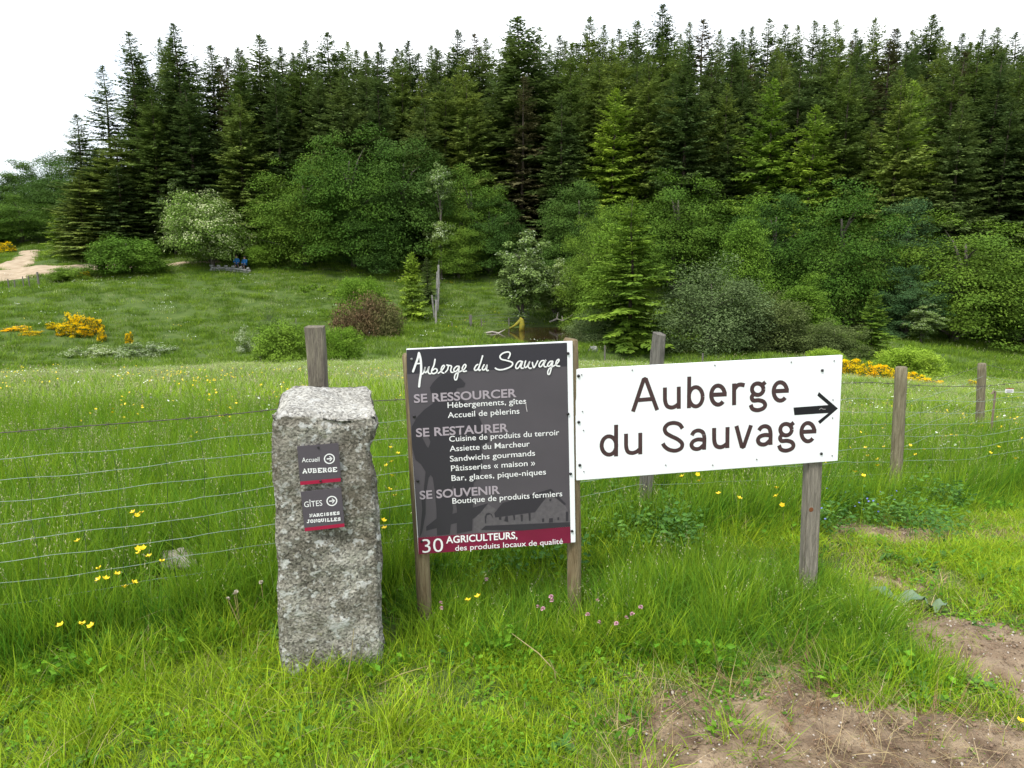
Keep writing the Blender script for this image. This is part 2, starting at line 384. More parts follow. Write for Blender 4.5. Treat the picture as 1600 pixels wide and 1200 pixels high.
# --- menu board: white panel, printed films, two round posts
KB = Panel((-0.07305, 2.95, 0.80611, 0.11449, 0.03331, 0.01934, 0.66803, 0.86794))
board = thing('information_board', 'charcoal and burgundy board listing the inn\'s food and lodging on two brown posts', 'sign', (0, 0, 0))
board.matrix_world = KB.M
TH = .012
link('panel', box_bev('panel', M_white, (KB.w, KB.h, TH), .0015), board, (0, 0, -TH / 2))
def film(name, pxs, m, K, parent, z):
    ik = Ink(z); ik.poly([K.uv(*p) for p in pxs]); return link(name, ik.mesh(name, m), parent)
def A(x, y): return (620 + x / 5.3333, 520 + y / 5.3333)
def B(x, y): return (620 + x / 5.3333, 690 + y / 5.3333)
film('grey_film', [A(85, 345), A(1421, 280), B(1446, 708), B(178, 800)], M_greyprint, KB, board, .0008)
film('header_film', [A(80, 142), A(1418, 82), A(1421, 280), A(85, 345)], M_darkprint, KB, board, .0008)
film('red_band', [B(176, 800), B(1446, 708), B(1450, 843), B(181, 938)], M_red, KB, board, .0011)
film('barn_print', [B(640, 650), B(760, 520), B(850, 580), B(1150, 590), B(1275, 420), B(1400, 530), B(1442, 600), B(1444, 706), B(1050, 740), B(640, 765)], M_barn, KB, board, .0011)
ik = Ink(.0014)
for pl in ([B(245, 708), B(330, 640), B(500, 590), B(760, 512), B(700, 590), B(640, 640), B(245, 742)], [B(812, 596), B(880, 510), B(1285, 392), B(1412, 520), B(1395, 528), B(1275, 425), B(1150, 588), B(820, 632)],
           [B(700, 735), B(740, 700), B(1440, 670), B(1444, 706), B(1050, 740)], [B(735, 680), B(732, 625), B(745, 600), B(765, 592), B(790, 602), B(800, 625), B(800, 635), B(780, 605), B(750, 612), B(745, 640), B(745, 680)],
           [B(1210, 640), B(1228, 638), B(1228, 668), B(1210, 670)], [B(1268, 638), B(1300, 636), B(1300, 672), B(1268, 675)], [B(1338, 630), B(1352, 628), B(1352, 652), B(1338, 654)], [B(1408, 585), B(1428, 580), B(1428, 662), B(1408, 665)], [B(1270, 478), B(1288, 474), B(1286, 494), B(1272, 496)],
           [B(850, 628), B(870, 626), B(872, 650), B(852, 650)], [B(905, 622), B(925, 620), B(928, 668), B(895, 660)], [B(968, 612), B(985, 612), B(985, 650), B(975, 655)], [B(1030, 608), B(1048, 606), B(1048, 660), B(1036, 665)], [B(1096, 595), B(1114, 594), B(1114, 655), B(1102, 660)]):
    ik.poly([KB.uv(*p) for p in pl])
link('barn_roof_print', ik.mesh('barn_roof_print', M_silh), board)
body = [A(275, 455), A(300, 415), A(345, 370), A(385, 338), A(480, 335), A(545, 392), A(572, 420), A(560, 450), A(500, 462), A(488, 500), A(500, 535), A(610, 600), A(680, 690), A(720, 780), A(760, 860), A(772, 905), A(700, 935),
        B(712, 100), B(715, 200), B(680, 300), B(640, 340), B(635, 500), B(628, 740), B(500, 765), B(500, 560), B(470, 360), B(455, 400), B(468, 560), B(440, 770), B(335, 780), B(330, 560), B(315, 400), B(300, 300), B(282, 276), B(265, 300),
        B(240, 450), B(240, 600), B(210, 760), B(190, 795), B(200, 700), B(212, 560), B(205, 480), B(225, 400), B(240, 250), B(200, 185), B(155, 150), B(132, 60), A(124, 900), A(125, 780), A(170, 700), A(230, 638), A(298, 590), A(312, 570), A(290, 525)]
film('walker_silhouette', body, M_silh, KB, board, .0018)
film('arm_gap_print', [A(212, 868), A(262, 868), A(280, 905), B(275, 20), B(262, 52), B(245, 30)], M_greyprint, KB, board, .0021)
LINES = [('SE RESSOURCER', (647.0, 629.1), (807.2, 619.9), 13.6, M_mauve, .022), ('Hébergements, gîtes', (699.5, 637.2), (822.1, 630.4), 9.2, M_whitetxt, .004), ('Accueil de pèlerins', (699.7, 652.8), (811.6, 646), 9.2, M_whitetxt, .004),
         ('SE RESTAURER', (650.3, 682.4), (794.4, 674.1), 13.6, M_mauve, .022), ('Cuisine de produits du terroir', (702.1, 689.9), (873.7, 679.4), 9.2, M_whitetxt, .004), ('Assiette du Marcheur', (702.8, 705.2), (827.6, 697.1), 9.2, M_whitetxt, .004),
         ('Sandwichs gourmands', (703.2, 721), (836, 711.6), 9.2, M_whitetxt, .004), ('Pâtisseries « maison »', (704.9, 735.8), (836.1, 726.8), 9.2, M_whitetxt, .004), ('Bar, glaces, pique-niques', (705.6, 751.1), (853, 740.9), 9.2, M_whitetxt, .004),
         ('SE SOUVENIR', (656, 779.8), (781.3, 771), 13.4, M_mauve, .022), ('Boutique de produits fermiers', (707, 786.8), (878.4, 774.9), 9.2, M_whitetxt, .004), ('30', (660.3, 863.6), (692.8, 861.4), 22.6, M_whitetxt, -.004),
         ('AGRICULTEURS,', (697, 848.6), (808.4, 841), 11.2, M_whitetxt, .02), ('des produits locaux de qualité', (711.3, 860.2), (879.3, 849.2), 8.8, M_whitetxt, .004)]
def lettering(K, parent, txt, a, b, capx, m, bold, z=.0026):
    p0, p1 = K.uv(*a), K.uv(*b); q = K.uv(a[0], a[1] - capx)
    me = text_mesh(txt, p0, p1, abs(q[1] - p0[1]), m, z, bold); me.name = 'lettering'
    return link('lettering', me, parent)
for k, (t_, a_, b_, c_, m_, bo) in enumerate(LINES): lettering(KB, board, t_, a_, b_, c_, m_, bo, .0026 + .0002 * (k % 2))
def E_(x, y): return (640 + x / 13.3333, 540 + y / 13.3333)
def F_(x, y): return (760 + x / 13.3333, 530 + y / 13.3333)
SCR = [(E_, 44, [(72, 535), (130, 375), (170, 260), (195, 150)]), (E_, 44, [(195, 150), (225, 260), (240, 400), (238, 560), (215, 700), (198, 850)]), (E_, 30, [(140, 375), (240, 365)]),
       (E_, 30, [(268, 588), (300, 540), (328, 440), (310, 520), (330, 560), (370, 525), (405, 435), (385, 540), (408, 578), (440, 582)]),
       (E_, 30, [(530, 285), (508, 400), (465, 500), (460, 560), (505, 580), (565, 545), (570, 495), (530, 478), (480, 510)]),
       (E_, 28, [(597, 572), (665, 520), (722, 440), (712, 408), (680, 430), (655, 500), (675, 555), (712, 570)]),
       (E_, 28, [(745, 550), (790, 495), (805, 415), (775, 400)]), (E_, 28, [(790, 408), (872, 425), (855, 500), (868, 550), (905, 552)]),
       (E_, 28, [(1030, 428), (975, 430), (922, 490), (935, 538), (985, 515), (1035, 440), (1010, 570), (980, 695), (945, 705), (935, 650), (965, 580), (1060, 532)]),
       (E_, 28, [(1060, 532), (1125, 500), (1172, 425), (1155, 388), (1120, 415), (1095, 480), (1122, 535), (1182, 525)]),
       (E_, 30, [(1420, 390), (1385, 410), (1348, 480), (1370, 512), (1425, 480), (1470, 370), (1520, 210)]), (E_, 30, [(1470, 370), (1440, 470), (1452, 515), (1475, 500)]),
       (E_, 30, [(1550, 395), (1512, 470), (1532, 503), (1580, 475), (1612, 400), (1600, 480), (1610, 515), (1636, 512)]),
       (F_, 30, [(455, 395), (490, 320), (480, 275), (430, 262), (340, 290), (282, 350), (310, 412), (420, 440), (520, 472), (545, 515), (500, 570), (400, 612), (300, 633), (220, 622), (185, 598)]),
       (F_, 28, [(740, 460), (690, 452), (640, 490), (608, 560), (622, 605), (670, 585), (730, 480), (750, 465), (718, 560), (730, 600), (765, 598)]),
       (F_, 28, [(815, 450), (790, 540), (805, 588), (850, 555), (900, 460), (868, 560), (895, 600), (930, 598)]),
       (F_, 28, [(955, 480), (965, 540), (985, 588), (1030, 520), (1065, 448)]),
       (F_, 28, [(1190, 440), (1140, 452), (1095, 520), (1102, 568), (1145, 555), (1200, 470), (1235, 430), (1195, 520), (1208, 568), (1245, 568)]),
       (F_, 28, [(1370, 452), (1320, 462), (1272, 520), (1282, 558), (1325, 540), (1380, 455), (1350, 590), (1312, 718), (1278, 720), (1278, 660), (1315, 600), (1400, 552)]),
       (F_, 28, [(1400, 552), (1455, 515), (1505, 450), (1500, 415), (1465, 440), (1442, 500), (1465, 550), (1520, 558)])]
ik = Ink(.0030)
for fn, wd, pts in SCR:
    q = np.array([KB.uv(*fn(*p)) for p in pts]); sc = np.linalg.norm(KB.uv(*fn(100, 0)) - KB.uv(*fn(0, 0))) / 100
    ik.ribbon(smooth_path(q, 5), wd * sc * 1.04)
link('handwritten_title', ik.mesh('handwritten_title', M_whitetxt), board)
ik = Ink(.0034); ik.ribbon([KB.uv(*A(*p)) for p in ((1060, 555), (1075, 590), (1078, 620), (1085, 655))], .0022, False); link('scratch', ik.mesh('scratch', M_scratch), board)
for px_, py_ in ((887.5, 552), (887.5, 646.5), (891.5, 740), (893.6, 829.5), (647.3, 650.3), (652.8, 751)): screw(board, (*KB.uv(px_, py_), .003))
screw(board, (*KB.uv(643.2, 561), .003), .0055, mat('grey_screw', (.2, .2, .2), .4)); screw(board, (*KB.uv(659, 845.5), .003), .005)
def local_ground(K, x, z, extra=.25):
    "local y at which the post's axis is `extra` below the ground"
    y = 0
    for _ in range(400):
        p = K.c + K.r * x + K.u * y + K.n * z
        if p[2] < g1(p[0], p[1]) - extra: return y
        y -= .01
    return y
rp = .031
for px_, py_, top in ((643.5, 640, 553), (893.5, 640, 529)):
    z_ = -TH - rp; x_ = K_ = KB.uv(px_, py_, z_)[0]
    if px_ < 700: x_ = KB.uv(641.5, 580, z_)[0] + .002
    yt = KB.uv(px_, top, z_)[1]; yb = local_ground(KB, x_, z_)
    b = MB(); n = 14; yy = np.linspace(yb, yt - .008, n)
    b.tube([(x_ + .0015 * math.sin(i * 1.3), v, z_) for i, v in enumerate(yy)] + [(x_, yt, z_)], [rp] * n + [rp * .82], 16, True, .03)
    tag(link('post', b.mesh('post', M_woodbrown, True), board))

# --- white direction board
KW = Panel((0.8534, 3.09, 0.91219, 0.15438, 0.02832, -0.00779, 1.19205, 0.47408))
wsign = thing('direction_board', 'large white board with brown lettering and a black arrow pointing right', 'sign')
wsign.matrix_world = KW.M
link('panel', box_bev('panel', M_white, (KW.w, KW.h, .014), .0015), wsign, (0, 0, -.007))
def C_(x, y): return (890 + x / 5.5814, 545 + y / 5.5814)
def D_(x, y): return (1100 + x / 5.583, 545 + y / 5.583)
def arc(cx, cy, rx, ry, a0, a1, n=26): return [(cx + rx * math.cos(R(a)), cy - ry * math.sin(R(a))) for a in np.linspace(a0, a1, n)]
def eye(cx, cy, rx=59, ry=83): return [arc(cx, cy, rx, ry, 2, 318), [(cx - rx, cy - 2), (cx + rx + 17, cy - 8)]]
def gee(cx, cy): return [arc(cx, cy, 50, 50, 0, 360), [(cx + 36, cy - 34), (cx + 68, cy - 62)], smooth_path([(cx - 34, cy + 42), (cx - 52, cy + 70), (cx - 38, cy + 98), (cx + 10, cy + 97), (cx + 50, cy + 110), (cx + 65, cy + 140), (cx + 46, cy + 168), (cx, cy + 183), (cx - 44, cy + 172), (cx - 62, cy + 136)])]
LET = [(C_, [[(552, 548), (648, 262), (664, 262)], [(648, 262), (664, 262), (764, 535)], [(600, 447), (722, 437)]]),
       (C_, [smooth_path([(831, 337), (831, 400), (833, 455), (850, 498), (888, 512), (925, 500), (952, 478)]), [(952, 330), (952, 523)]]),
       (C_, [[(1043, 242), (1040, 518)], arc(1100, 418, 60, 84, 0, 360)]),
       (D_, eye(122, 404)), (D_, [[(262, 302), (262, 492)], smooth_path([(266, 350), (288, 322), (318, 312), (354, 318)])]), (D_, gee(468, 352)), (D_, eye(665, 372, 58, 80)),
       (C_, [arc(343, 843, 64, 80, 0, 360), [(405, 662), (405, 938)]]),
       (C_, [smooth_path([(492, 740), (492, 800), (494, 858), (510, 898), (548, 908), (585, 896), (614, 872)]), [(616, 732), (616, 920)]]),
       (C_, [smooth_path([(985, 695), (958, 660), (910, 646), (860, 657), (830, 692), (840, 732), (882, 760), (940, 788), (980, 825), (972, 866), (925, 888), (870, 880), (832, 855), (812, 825)])]),
       (C_, [smooth_path([(1065, 755), (1085, 725), (1125, 712), (1162, 730), (1175, 775), (1175, 830)]), [(1175, 800), (1173, 880)], smooth_path([(1172, 795), (1120, 790), (1077, 808), (1062, 840), (1085, 870), (1130, 870), (1172, 835)])]),
       (D_, [smooth_path([(88, 690), (88, 750), (90, 805), (105, 845), (142, 858), (178, 845), (203, 822)]), [(205, 682), (203, 866)]]),
       (D_, [[(282, 672), (330, 857), (345, 856)], [(330, 857), (345, 856), (410, 666)]]),
       (D_, [smooth_path([(478, 712), (500, 685), (535, 675), (568, 692), (580, 735), (580, 790)]), [(580, 760), (580, 838)], smooth_path([(578, 755), (528, 752), (485, 768), (470, 800), (490, 830), (535, 832), (578, 796)])]),
       (D_, gee(715, 705)), (D_, eye(906, 727, 57, 80))]
for fn, strokes in LET:
    ik = Ink(.0006)
    for st in strokes:
        q = np.array([KW.uv(*fn(*p)) for p in st]); sc = np.linalg.norm(KW.uv(*fn(100, 0)) - KW.uv(*fn(0, 0))) / 100
        ik.ribbon(q, 36.5 * sc, False)
    link('letter', ik.mesh('letter', M_brown), wsign)
ik = Ink(.0006); ik.poly([KW.uv(*D_(*p)) for p in [(780, 512), (1085, 490), (988, 408), (1002, 377), (1168, 520), (1011, 656), (994, 632), (1085, 560), (788, 579)]])
link('arrow', ik.mesh('arrow', M_black), wsign)
ik = Ink(.0016); ik.ribbon([KW.uv(*D_(*p)) for p in ((1003, 530), (1020, 516), (1035, 526), (1060, 526))], .0016, False); link('scratch', ik.mesh('scratch', M_scratch), wsign)
ik = Ink(.0016); ik.ribbon([KW.uv(*C_(*p)) for p in ((1005, 757), (1060, 752), (1228, 748))], .0007, False); link('scratch', ik.mesh('scratch', M_scratch), wsign)
for p in ((77, 236), (79, 639), (88, 1014)): screw(wsign, (*KW.uv(*C_(*p)), .002), .0065)
for p in ((1030, 188), (1022, 914)): screw(wsign, (*KW.uv(*D_(*p)), .002), .0065)
for fn, p in [(C_, q) for q in ((105, 226), (112, 546), (121, 710), (124, 1070), (546, 185), (838, 1013))] + [(D_, q) for q in ((94, 143), (760, 115), (1135, 104), (1124, 445), (1120, 602), (1117, 932), (75, 1014), (459, 964))]:
    screw(wsign, (*KW.uv(*fn(*p)), .0005), .0026, M_dot)
hw = .039; z_ = -.0145 - hw; x_ = KW.uv(1272.5, 735, -.0145)[0]; yb = local_ground(KW, x_, z_); yt = KW.h * .46
hw = .036; me = box_bev('post', M_woodgrey, (hw * 2, yt - yb, .045), .005)
po = link('post', me, wsign, (x_ + .004, (yt + yb) / 2, -.0145 - .0225))
b = MB(); b.tube([(0, 0, 0), (0, 0, .001)], [.011, .009], 12); kn = link('knot', b.mesh('knot', mat('wood_knot', (.16, .055, .02), .8)), po, (-.012, KW.uv(1271, 796, -.0145)[1] - (yt + yb) / 2, .0230))

# --- granite pillar with two small plaques
K1 = Panel((-0.70636, 2.62, 0.8393, 0.21899, 0.02679, 0.0, 0.14689, 0.14722))
K2 = Panel((-0.69937, 2.615, 0.66669, 0.20, 0.04797, 0.0, 0.14551, 0.15304))
def granite(name):
    m = bpy.data.materials.new(name); m.use_nodes = True; t = m.node_tree; b = t.nodes['Principled BSDF']; b.inputs['Roughness'].default_value = .95; b.inputs['Specular IOR Level'].default_value = .2
    co = t.nodes.new('ShaderNodeTexCoord')
    def noise(sc, det, r0, r1, c0, c1, kind='noise'):
        if kind == 'voro':
            n = t.nodes.new('ShaderNodeTexVoronoi'); n.inputs['Scale'].default_value = sc; o = n.outputs['Color']
            s_ = t.nodes.new('ShaderNodeSeparateColor'); t.links.new(o, s_.inputs[0]); o = s_.outputs[0]
        else: n = t.nodes.new('ShaderNodeTexNoise'); n.inputs['Scale'].default_value = sc; n.inputs['Detail'].default_value = det; o = n.outputs['Fac']
        t.links.new(co.outputs['Object'], n.inputs['Vector'])
        r = t.nodes.new('ShaderNodeValToRGB'); e = r.color_ramp.elements; e[0].position, e[1].position = r0, r1; e[0].color = (*c0, 1); e[1].color = (*c1, 1)
        t.links.new(o, r.inputs[0]); return r.outputs[0]
    def mix(f, a, c, bt='MIX'):
        x = t.nodes.new('ShaderNodeMix'); x.data_type = 'RGBA'; x.blend_type = bt
        for k, v in ((0, f), (6, a), (7, c)):
            if isinstance(v, (int, float)): x.inputs[k].default_value = v
            elif isinstance(v, tuple): x.inputs[k].default_value = (*v, 1)
            else: t.links.new(v, x.inputs[k])
        return x.outputs[2]
    base = noise(7, 6, .36, .66, (.12, .108, .088), (.29, .275, .24))
    sp = noise(140, 2, 0, 1, (.15, .14, .13), (1.9, 1.9, 1.85), 'voro'); c = mix(.7, base, sp, 'MULTIPLY')
    c = mix(noise(24, 9, .60, .64, (0, 0, 0), (.8, .8, .8)), c, (.50, .50, .48))           # pale lichen blotches
    c = mix(noise(45, 5, .56, .66, (0, 0, 0), (.7, .7, .7)), c, (.52, .52, .49))
    c = mix(noise(3.4, 6, .47, .60, (0, 0, 0), (.5, .5, .5)), c, (.095, .080, .055))     # brown weather stain
    c = mix(noise(23, 3, .70, .74, (0, 0, 0), (.6, .6, .6)), c, (.19, .19, .10))
    ge = t.nodes.new('ShaderNodeNewGeometry'); sx = t.nodes.new('ShaderNodeSeparateXYZ'); t.links.new(ge.outputs['Normal'], sx.inputs[0])
    mr = t.nodes.new('ShaderNodeMapRange'); mr.inputs['From Min'].default_value = .3; mr.inputs['From Max'].default_value = .9; mr.inputs['To Max'].default_value = .5; t.links.new(sx.outputs['Z'], mr.inputs['Value'])
    c = mix(mr.outputs[0], c, mix(.6, (.40, .395, .37), sp, 'MULTIPLY'))                      # crust of grey lichen on the exposed top
    t.links.new(c, b.inputs['Base Color'])
    n = t.nodes.new('ShaderNodeTexNoise'); n.inputs['Scale'].default_value = 90; n.inputs['Detail'].default_value = 8; t.links.new(co.outputs['Object'], n.inputs['Vector'])
    bp = t.nodes.new('ShaderNodeBump'); bp.inputs['Strength'].default_value = .9; bp.inputs['Distance'].default_value = .008
    t.links.new(n.outputs['Fac'], bp.inputs['Height']); t.links.new(bp.outputs[0], b.inputs['Normal'])
    return m
M_granite = granite('lichened_granite')
yaw = .215; rr = np.array([math.cos(yaw), math.sin(yaw), 0]); nn = np.array([math.sin(yaw), -math.cos(yaw), 0])
base = K1.c - nn * .016; base = base + rr * .0  # a point on the pillar's front face
def col_x(px, py):  # distance along the front face
    d = ray(px, py); o = np.array([0, 0, CAM_H]); k = ((base - o) @ nn) / (d @ nn); p = o + d * k - base; return p @ rr, (o + d * k)[2]
prof = [(c[1], c[0]) for c in (col_x(437, 1036), col_x(436, 1000), col_x(433, 900), col_x(430, 800), col_x(426, 740), col_x(424, 690), col_x(421, 655))]
profr = [(c[1], c[0]) for c in (col_x(600, 1036), col_x(599, 1000), col_x(597, 900), col_x(593, 800), col_x(586, 740), col_x(580, 708), col_x(584, 694), col_x(590, 682), col_x(591, 655))]
prof.sort(); profr.sort()
H0 = prof[-1][0]; D0 = .34
bm = bmesh.new(); nx, ny, nzv = 40, 32, 104
def pil(u, v, w_):   # u across, v depth 0..1, w_ height 0..1
    z = -.25 + w_ * (H0 + .25)
    zc = np.clip(z, 0.02, H0)
    xl = np.interp(zc, [p[0] for p in prof], [p[1] for p in prof]); xr = np.interp(zc, [p[0] for p in profr], [p[1] for p in profr])
    xr = xr - (v * .015)
    top = .0
    x = xl + (xr - xl) * u; y = v * D0
    z2 = z + w_ ** 6 * (v * .062 + .012 * math.sin(u * 5 + 1) - (max(0, .16 - u) * .25 * (v > .1)) * (1 if v > .3 else v / .3)- max(0, u - .93) * .2 * v)
    return np.array([base[0], base[1], 0]) + rr * x - nn * y + np.array([0, 0, z2])
def disp(p, n):
    v = Vector(p); a = mnoise.fractal(v * 6, 1, 2, 4) * .012 + mnoise.fractal(v * 26, 1, 2, 4) * .0042 + mnoise.noise(v * 90) * .0018
    return p + n * a
V = []; idx = {}
def vid(i, j, k):
    key = (i, j, k)
    if key not in idx:
        u, v, w_ = i / nx, j / ny, k / nzv
        p = pil(u, v, w_); c3 = pil(.5, .5, min(.93, w_)); n = p - c3
        if 0 < i < nx and 0 < j < ny: n = np.array([0, 0, 1.])
        elif k < nzv: n[2] = 0
        # round the edges
        e = sum((abs(i / nx - .5) > .46, abs(j / ny - .5) > .45, w_ > .972))
        n = n / (np.linalg.norm(n) + 1e-9); p = disp(p, n)
        if e >= 2: p = p - n * .010 * (e - 1)
        idx[key] = len(V); V.append(p)
    return idx[key]
Fq = []
for i in range(nx):
    for k in range(nzv):
        Fq.append((vid(i, 0, k), vid(i + 1, 0, k), vid(i + 1, 0, k + 1), vid(i, 0, k + 1))); Fq.append((vid(i + 1, ny, k), vid(i, ny, k), vid(i, ny, k + 1), vid(i + 1, ny, k + 1)))
for j in range(ny):
    for k in range(nzv):
        Fq.append((vid(0, j + 1, k), vid(0, j, k), vid(0, j, k + 1), vid(0, j + 1, k + 1))); Fq.append((vid(nx, j, k), vid(nx, j + 1, k), vid(nx, j + 1, k + 1), vid(nx, j, k + 1)))
for i in range(nx):
    for j in range(ny): Fq.append((vid(i, j, nzv), vid(i + 1, j, nzv), vid(i + 1, j + 1, nzv), vid(i, j + 1, nzv)))
me = mesh_np('stone_pillar', np.array(V), [np.array(Fq)], M_granite, True)
tag(link('stone_pillar', me), 'rough upright granite pillar blotched with pale lichen, two small plaques on its face', 'pillar')

def fat_letters(txt, p0, p1, h, wd, m, z):
    "slab-serif capitals drawn with thick strokes"
    G_ = {'A': [[(0, 0), (.5, 1), (1, 0)], [(.22, .35), (.78, .35)], [(-.12, 0), (.28, 0)], [(.72, 0), (1.12, 0)], [(.3, 1), (.6, 1)]], 'U': [[(.15, 1), (.15, .25), (.5, .0), (.85, .25), (.85, 1)], [(-.08, 1), (.38, 1)], [(.62, 1), (1.08, 1)]],
          'B': [[(.15, 0), (.15, 1), (.75, .95), (.8, .6), (.15, .52), (.85, .48), (.88, .08), (.15, 0)], [(-.08, 0), (.2, 0)], [(-.08, 1), (.2, 1)]], 'E': [[(1, .78), (1, 1), (-.05, 1)], [(.15, 1), (.15, 0)], [(-.05, 0), (1, 0), (1, .25)], [(.15, .5), (.7, .5)]],
          'R': [[(.15, 0), (.15, 1), (.8, .95), (.8, .55), (.15, .5)], [(.5, .5), (.85, 0), (1.1, 0)], [(-.08, 0), (.4, 0)], [(-.08, 1), (.2, 1)]], 'G': [[(.95, .75), (.75, 1), (.2, .95), (.05, .5), (.2, .05), (.8, 0), (.95, .2), (.95, .45), (.55, .45)]],
          'N': [[(.15, 0), (.15, 1), (.85, 0), (.85, 1)], [(-.05, 0), (.35, 0)], [(-.05, 1), (.2, 1)], [(.65, 1), (1.08, 1)]], 'C': [[(.95, .7), (.75, 1), (.2, .95), (.05, .5), (.2, .05), (.8, 0), (.97, .3)]],
          'I': [[(.5, 0), (.5, 1)], [(.2, 0), (.8, 0)], [(.2, 1), (.8, 1)]], 'S': [[(.92, .75), (.75, 1), (.2, .95), (.15, .6), (.85, .42), (.85, .06), (.25, 0), (.06, .28)]], 'J': [[(.65, 1), (.65, .15), (.4, -.02), (.1, .05), (.1, .3)], [(.35, 1), (1, 1)]],
          'O': [[(.5, 1), (.12, .85), (.08, .15), (.5, 0), (.9, .15), (.9, .85), (.5, 1)]], 'Q': [[(.5, 1), (.12, .85), (.08, .15), (.5, 0), (.9, .15), (.9, .85), (.5, 1)], [(.5, .25), (1, -.12)]], 'L': [[(.25, 1), (.25, 0)], [(0, 1), (.5, 1)], [(0, 0), (.98, 0), (.98, .3)]]}
    ws = [.55 if c == 'I' else 1. for c in txt]; tot = sum(ws) + .34 * (len(txt) - 1); p0, p1 = np.array(p0), np.array(p1); e = (p1 - p0); cw = np.linalg.norm(e) / tot; e = e / np.linalg.norm(e); f = np.array([-e[1], e[0]])
    ik = Ink(z); x = 0
    for c, w_ in zip(txt, ws):
        for st in G_[c]: ik.ribbon([p0 + e * ((x + q[0] * w_) * cw) + f * q[1] * h for q in st], wd, False)
        x += w_ + .34
    return ik.mesh('lettering', m)
def H_(x, y): return (410 + x / 4.615, 590 + y / 4.615)
def plaque(K, label, items):
    t = thing('direction_plaque', label, 'plaque'); t.matrix_world = K.M; t['group'] = 'plaques on the stone pillar'
    link('plate', box_bev('plate', M_plate, (K.w, K.h, .004), .0006), t, (0, 0, -.002))
    return t
p1 = plaque(K1, 'small grey plaque for reception and inn, upper of the two on the pillar', None)
p2 = plaque(K2, 'small grey plaque for the narcissus and daffodil cottages, lower of the two on the pillar', None)
def redstripe(K, par):
    ik = Ink(.0006); h = K.h / 2; w2 = K.w / 2; ik.poly([(-w2 + .001, -h + .001), (w2 - .001, -h + .001), (w2 - .001, -h + .0145), (-w2 + .001, -h + .0145)]); link('red_stripe', ik.mesh('red_stripe', M_platered), par)
redstripe(K1, p1); redstripe(K2, p2)
def circ(K, par, cx, cy):
    c = K.uv(*H_(cx, cy)); r = .0175
    ik = Ink(.0008); ik.ribbon([c + r * np.array([math.cos(a), math.sin(a)]) for a in np.linspace(0, 2 * math.pi, 33)], .0042, False)
    ik.ribbon([c + np.array([-.0095, 0]), c + np.array([.006, 0])], .0042, False); ik.ribbon([c + np.array([.001, .0085]), c + np.array([.0095, 0]), c + np.array([.001, -.0085])], .0036, False)
    link('arrow_symbol', ik.mesh('arrow_symbol', M_whitetxt), par)
circ(K1, p1, 483, 585); circ(K2, p2, 501, 889)
lettering(K1, p1, 'Accueil', H_(285, 611), H_(412, 604), 7.6, M_whitetxt, .004, .0008)
lettering(K2, p2, 'GÎTES', H_(303, 935), H_(433, 922), 9.2, M_whitetxt, 0., .0008)
link('lettering', fat_letters('AUBERGE', K1.uv(*H_(293, 688)), K1.uv(*H_(536, 675)), .0145, .0042, M_whitetxt, .0009), p1)
link('lettering', fat_letters('NARCISSES', K2.uv(*H_(342, 1004)), K2.uv(*H_(557, 984)), .0098, .0034, M_whitetxt, .0009), p2)
link('lettering', fat_letters('JONQUILLES', K2.uv(*H_(322, 1047)), K2.uv(*H_(564, 1028)), .0105, .0034, M_whitetxt, .0009), p2)
screw(p1, (*K1.uv(*H_(402, 502)), .001), .0042); screw(p1, (*K1.uv(*H_(420, 745)), .001), .0042)
# ------------------------------------------------------------------ wire fence behind the signs
M_wire = mat('green_galvanised_wire', (.14, .21, .16), .5, (.25, .31, .26), 30, 3, spec=.5)
M_wiredark = mat('rusty_barbed_wire', (.060, .050, .050), .7, (.12, .10, .09), 40, 3)
M_stay = mat('dark_green_stay_wire', (.05, .075, .05), .6)
def fpt(t, z):  # along the fence: t = x
    y = 3.75 + .45 * t; return np.array([t, y, z + fdrop(t)])
def fdrop(t): return -.17 * np.clip((t - .76) / 1.78, 0, 1.5)
def square_post(name, m, foot, top, wx, wy, rz=0., taper=.93, cap=.0):
    "sawn or split post leaning from foot to top"
    foot, top = Vector(foot), Vector(top); ax = (top - foot); L = ax.length; b = MB(); n = 12
    M = ax.to_track_quat('Z', 'Y').to_matrix(); rot = Matrix.Rotation(rz, 3, 'Z')
    V = []
    prof = [(-1, -.8), (-.8, -1), (.8, -1), (1, -.8), (1, .8), (.8, 1), (-.8, 1), (-1, .8)]
    for i in range(n + 1):
        t = i / n; s_ = taper if i == n else 1 - (1 - taper) * t * .5
        for (a, c) in prof:
            j = Vector((a * wx / 2 * s_ + random.uniform(-1, 1) * .002, c * wy / 2 * s_ + random.uniform(-1, 1) * .002, t * L + (cap * a if i == n else 0) + (random.uniform(-.004, .002) if i == n else 0)))
            V.append(M @ (rot @ j))
    F = [(i * 8 + j, i * 8 + (j + 1) % 8, (i + 1) * 8 + (j + 1) % 8, (i + 1) * 8 + j) for i in range(n) for j in range(8)]
    V.append(M @ Vector((0, 0, L + .001))); F += [(n * 8 + j, n * 8 + (j + 1) % 8, len(V) - 1) for j in range(8)]
    b.add(V, F); return b.mesh(name, m), foot
def round_post(name, m, foot, top, r):
    foot, top = Vector(foot), Vector(top); n = 14; b = MB(); ax = top - foot
    pts = [ax * (i / n) for i in range(n + 1)] + [ax * 1.004]
    b.tube(pts, [r * (1.04 - .06 * i / n) for i in range(n)] + [r * .93, r * .70], 18, True, .05); return b.mesh(name, m, True), foot
fence = thing('wire_fence', 'green wire mesh fence with weathered posts running behind the pillar and signs', 'fence', (0, 0, 0))
def addpost(mf, par=None, label=None):
    o = link('post', mf[0], par or fence, mf[1]); tag(o, label); return o
p = P(492, 510, 3.30); addpost(square_post('post', M_lichenwood, (p.x + .01, 3.36, -.2), p, .082, .07, .25, 1.0, .0), None, 'grey square post rising behind the stone pillar')
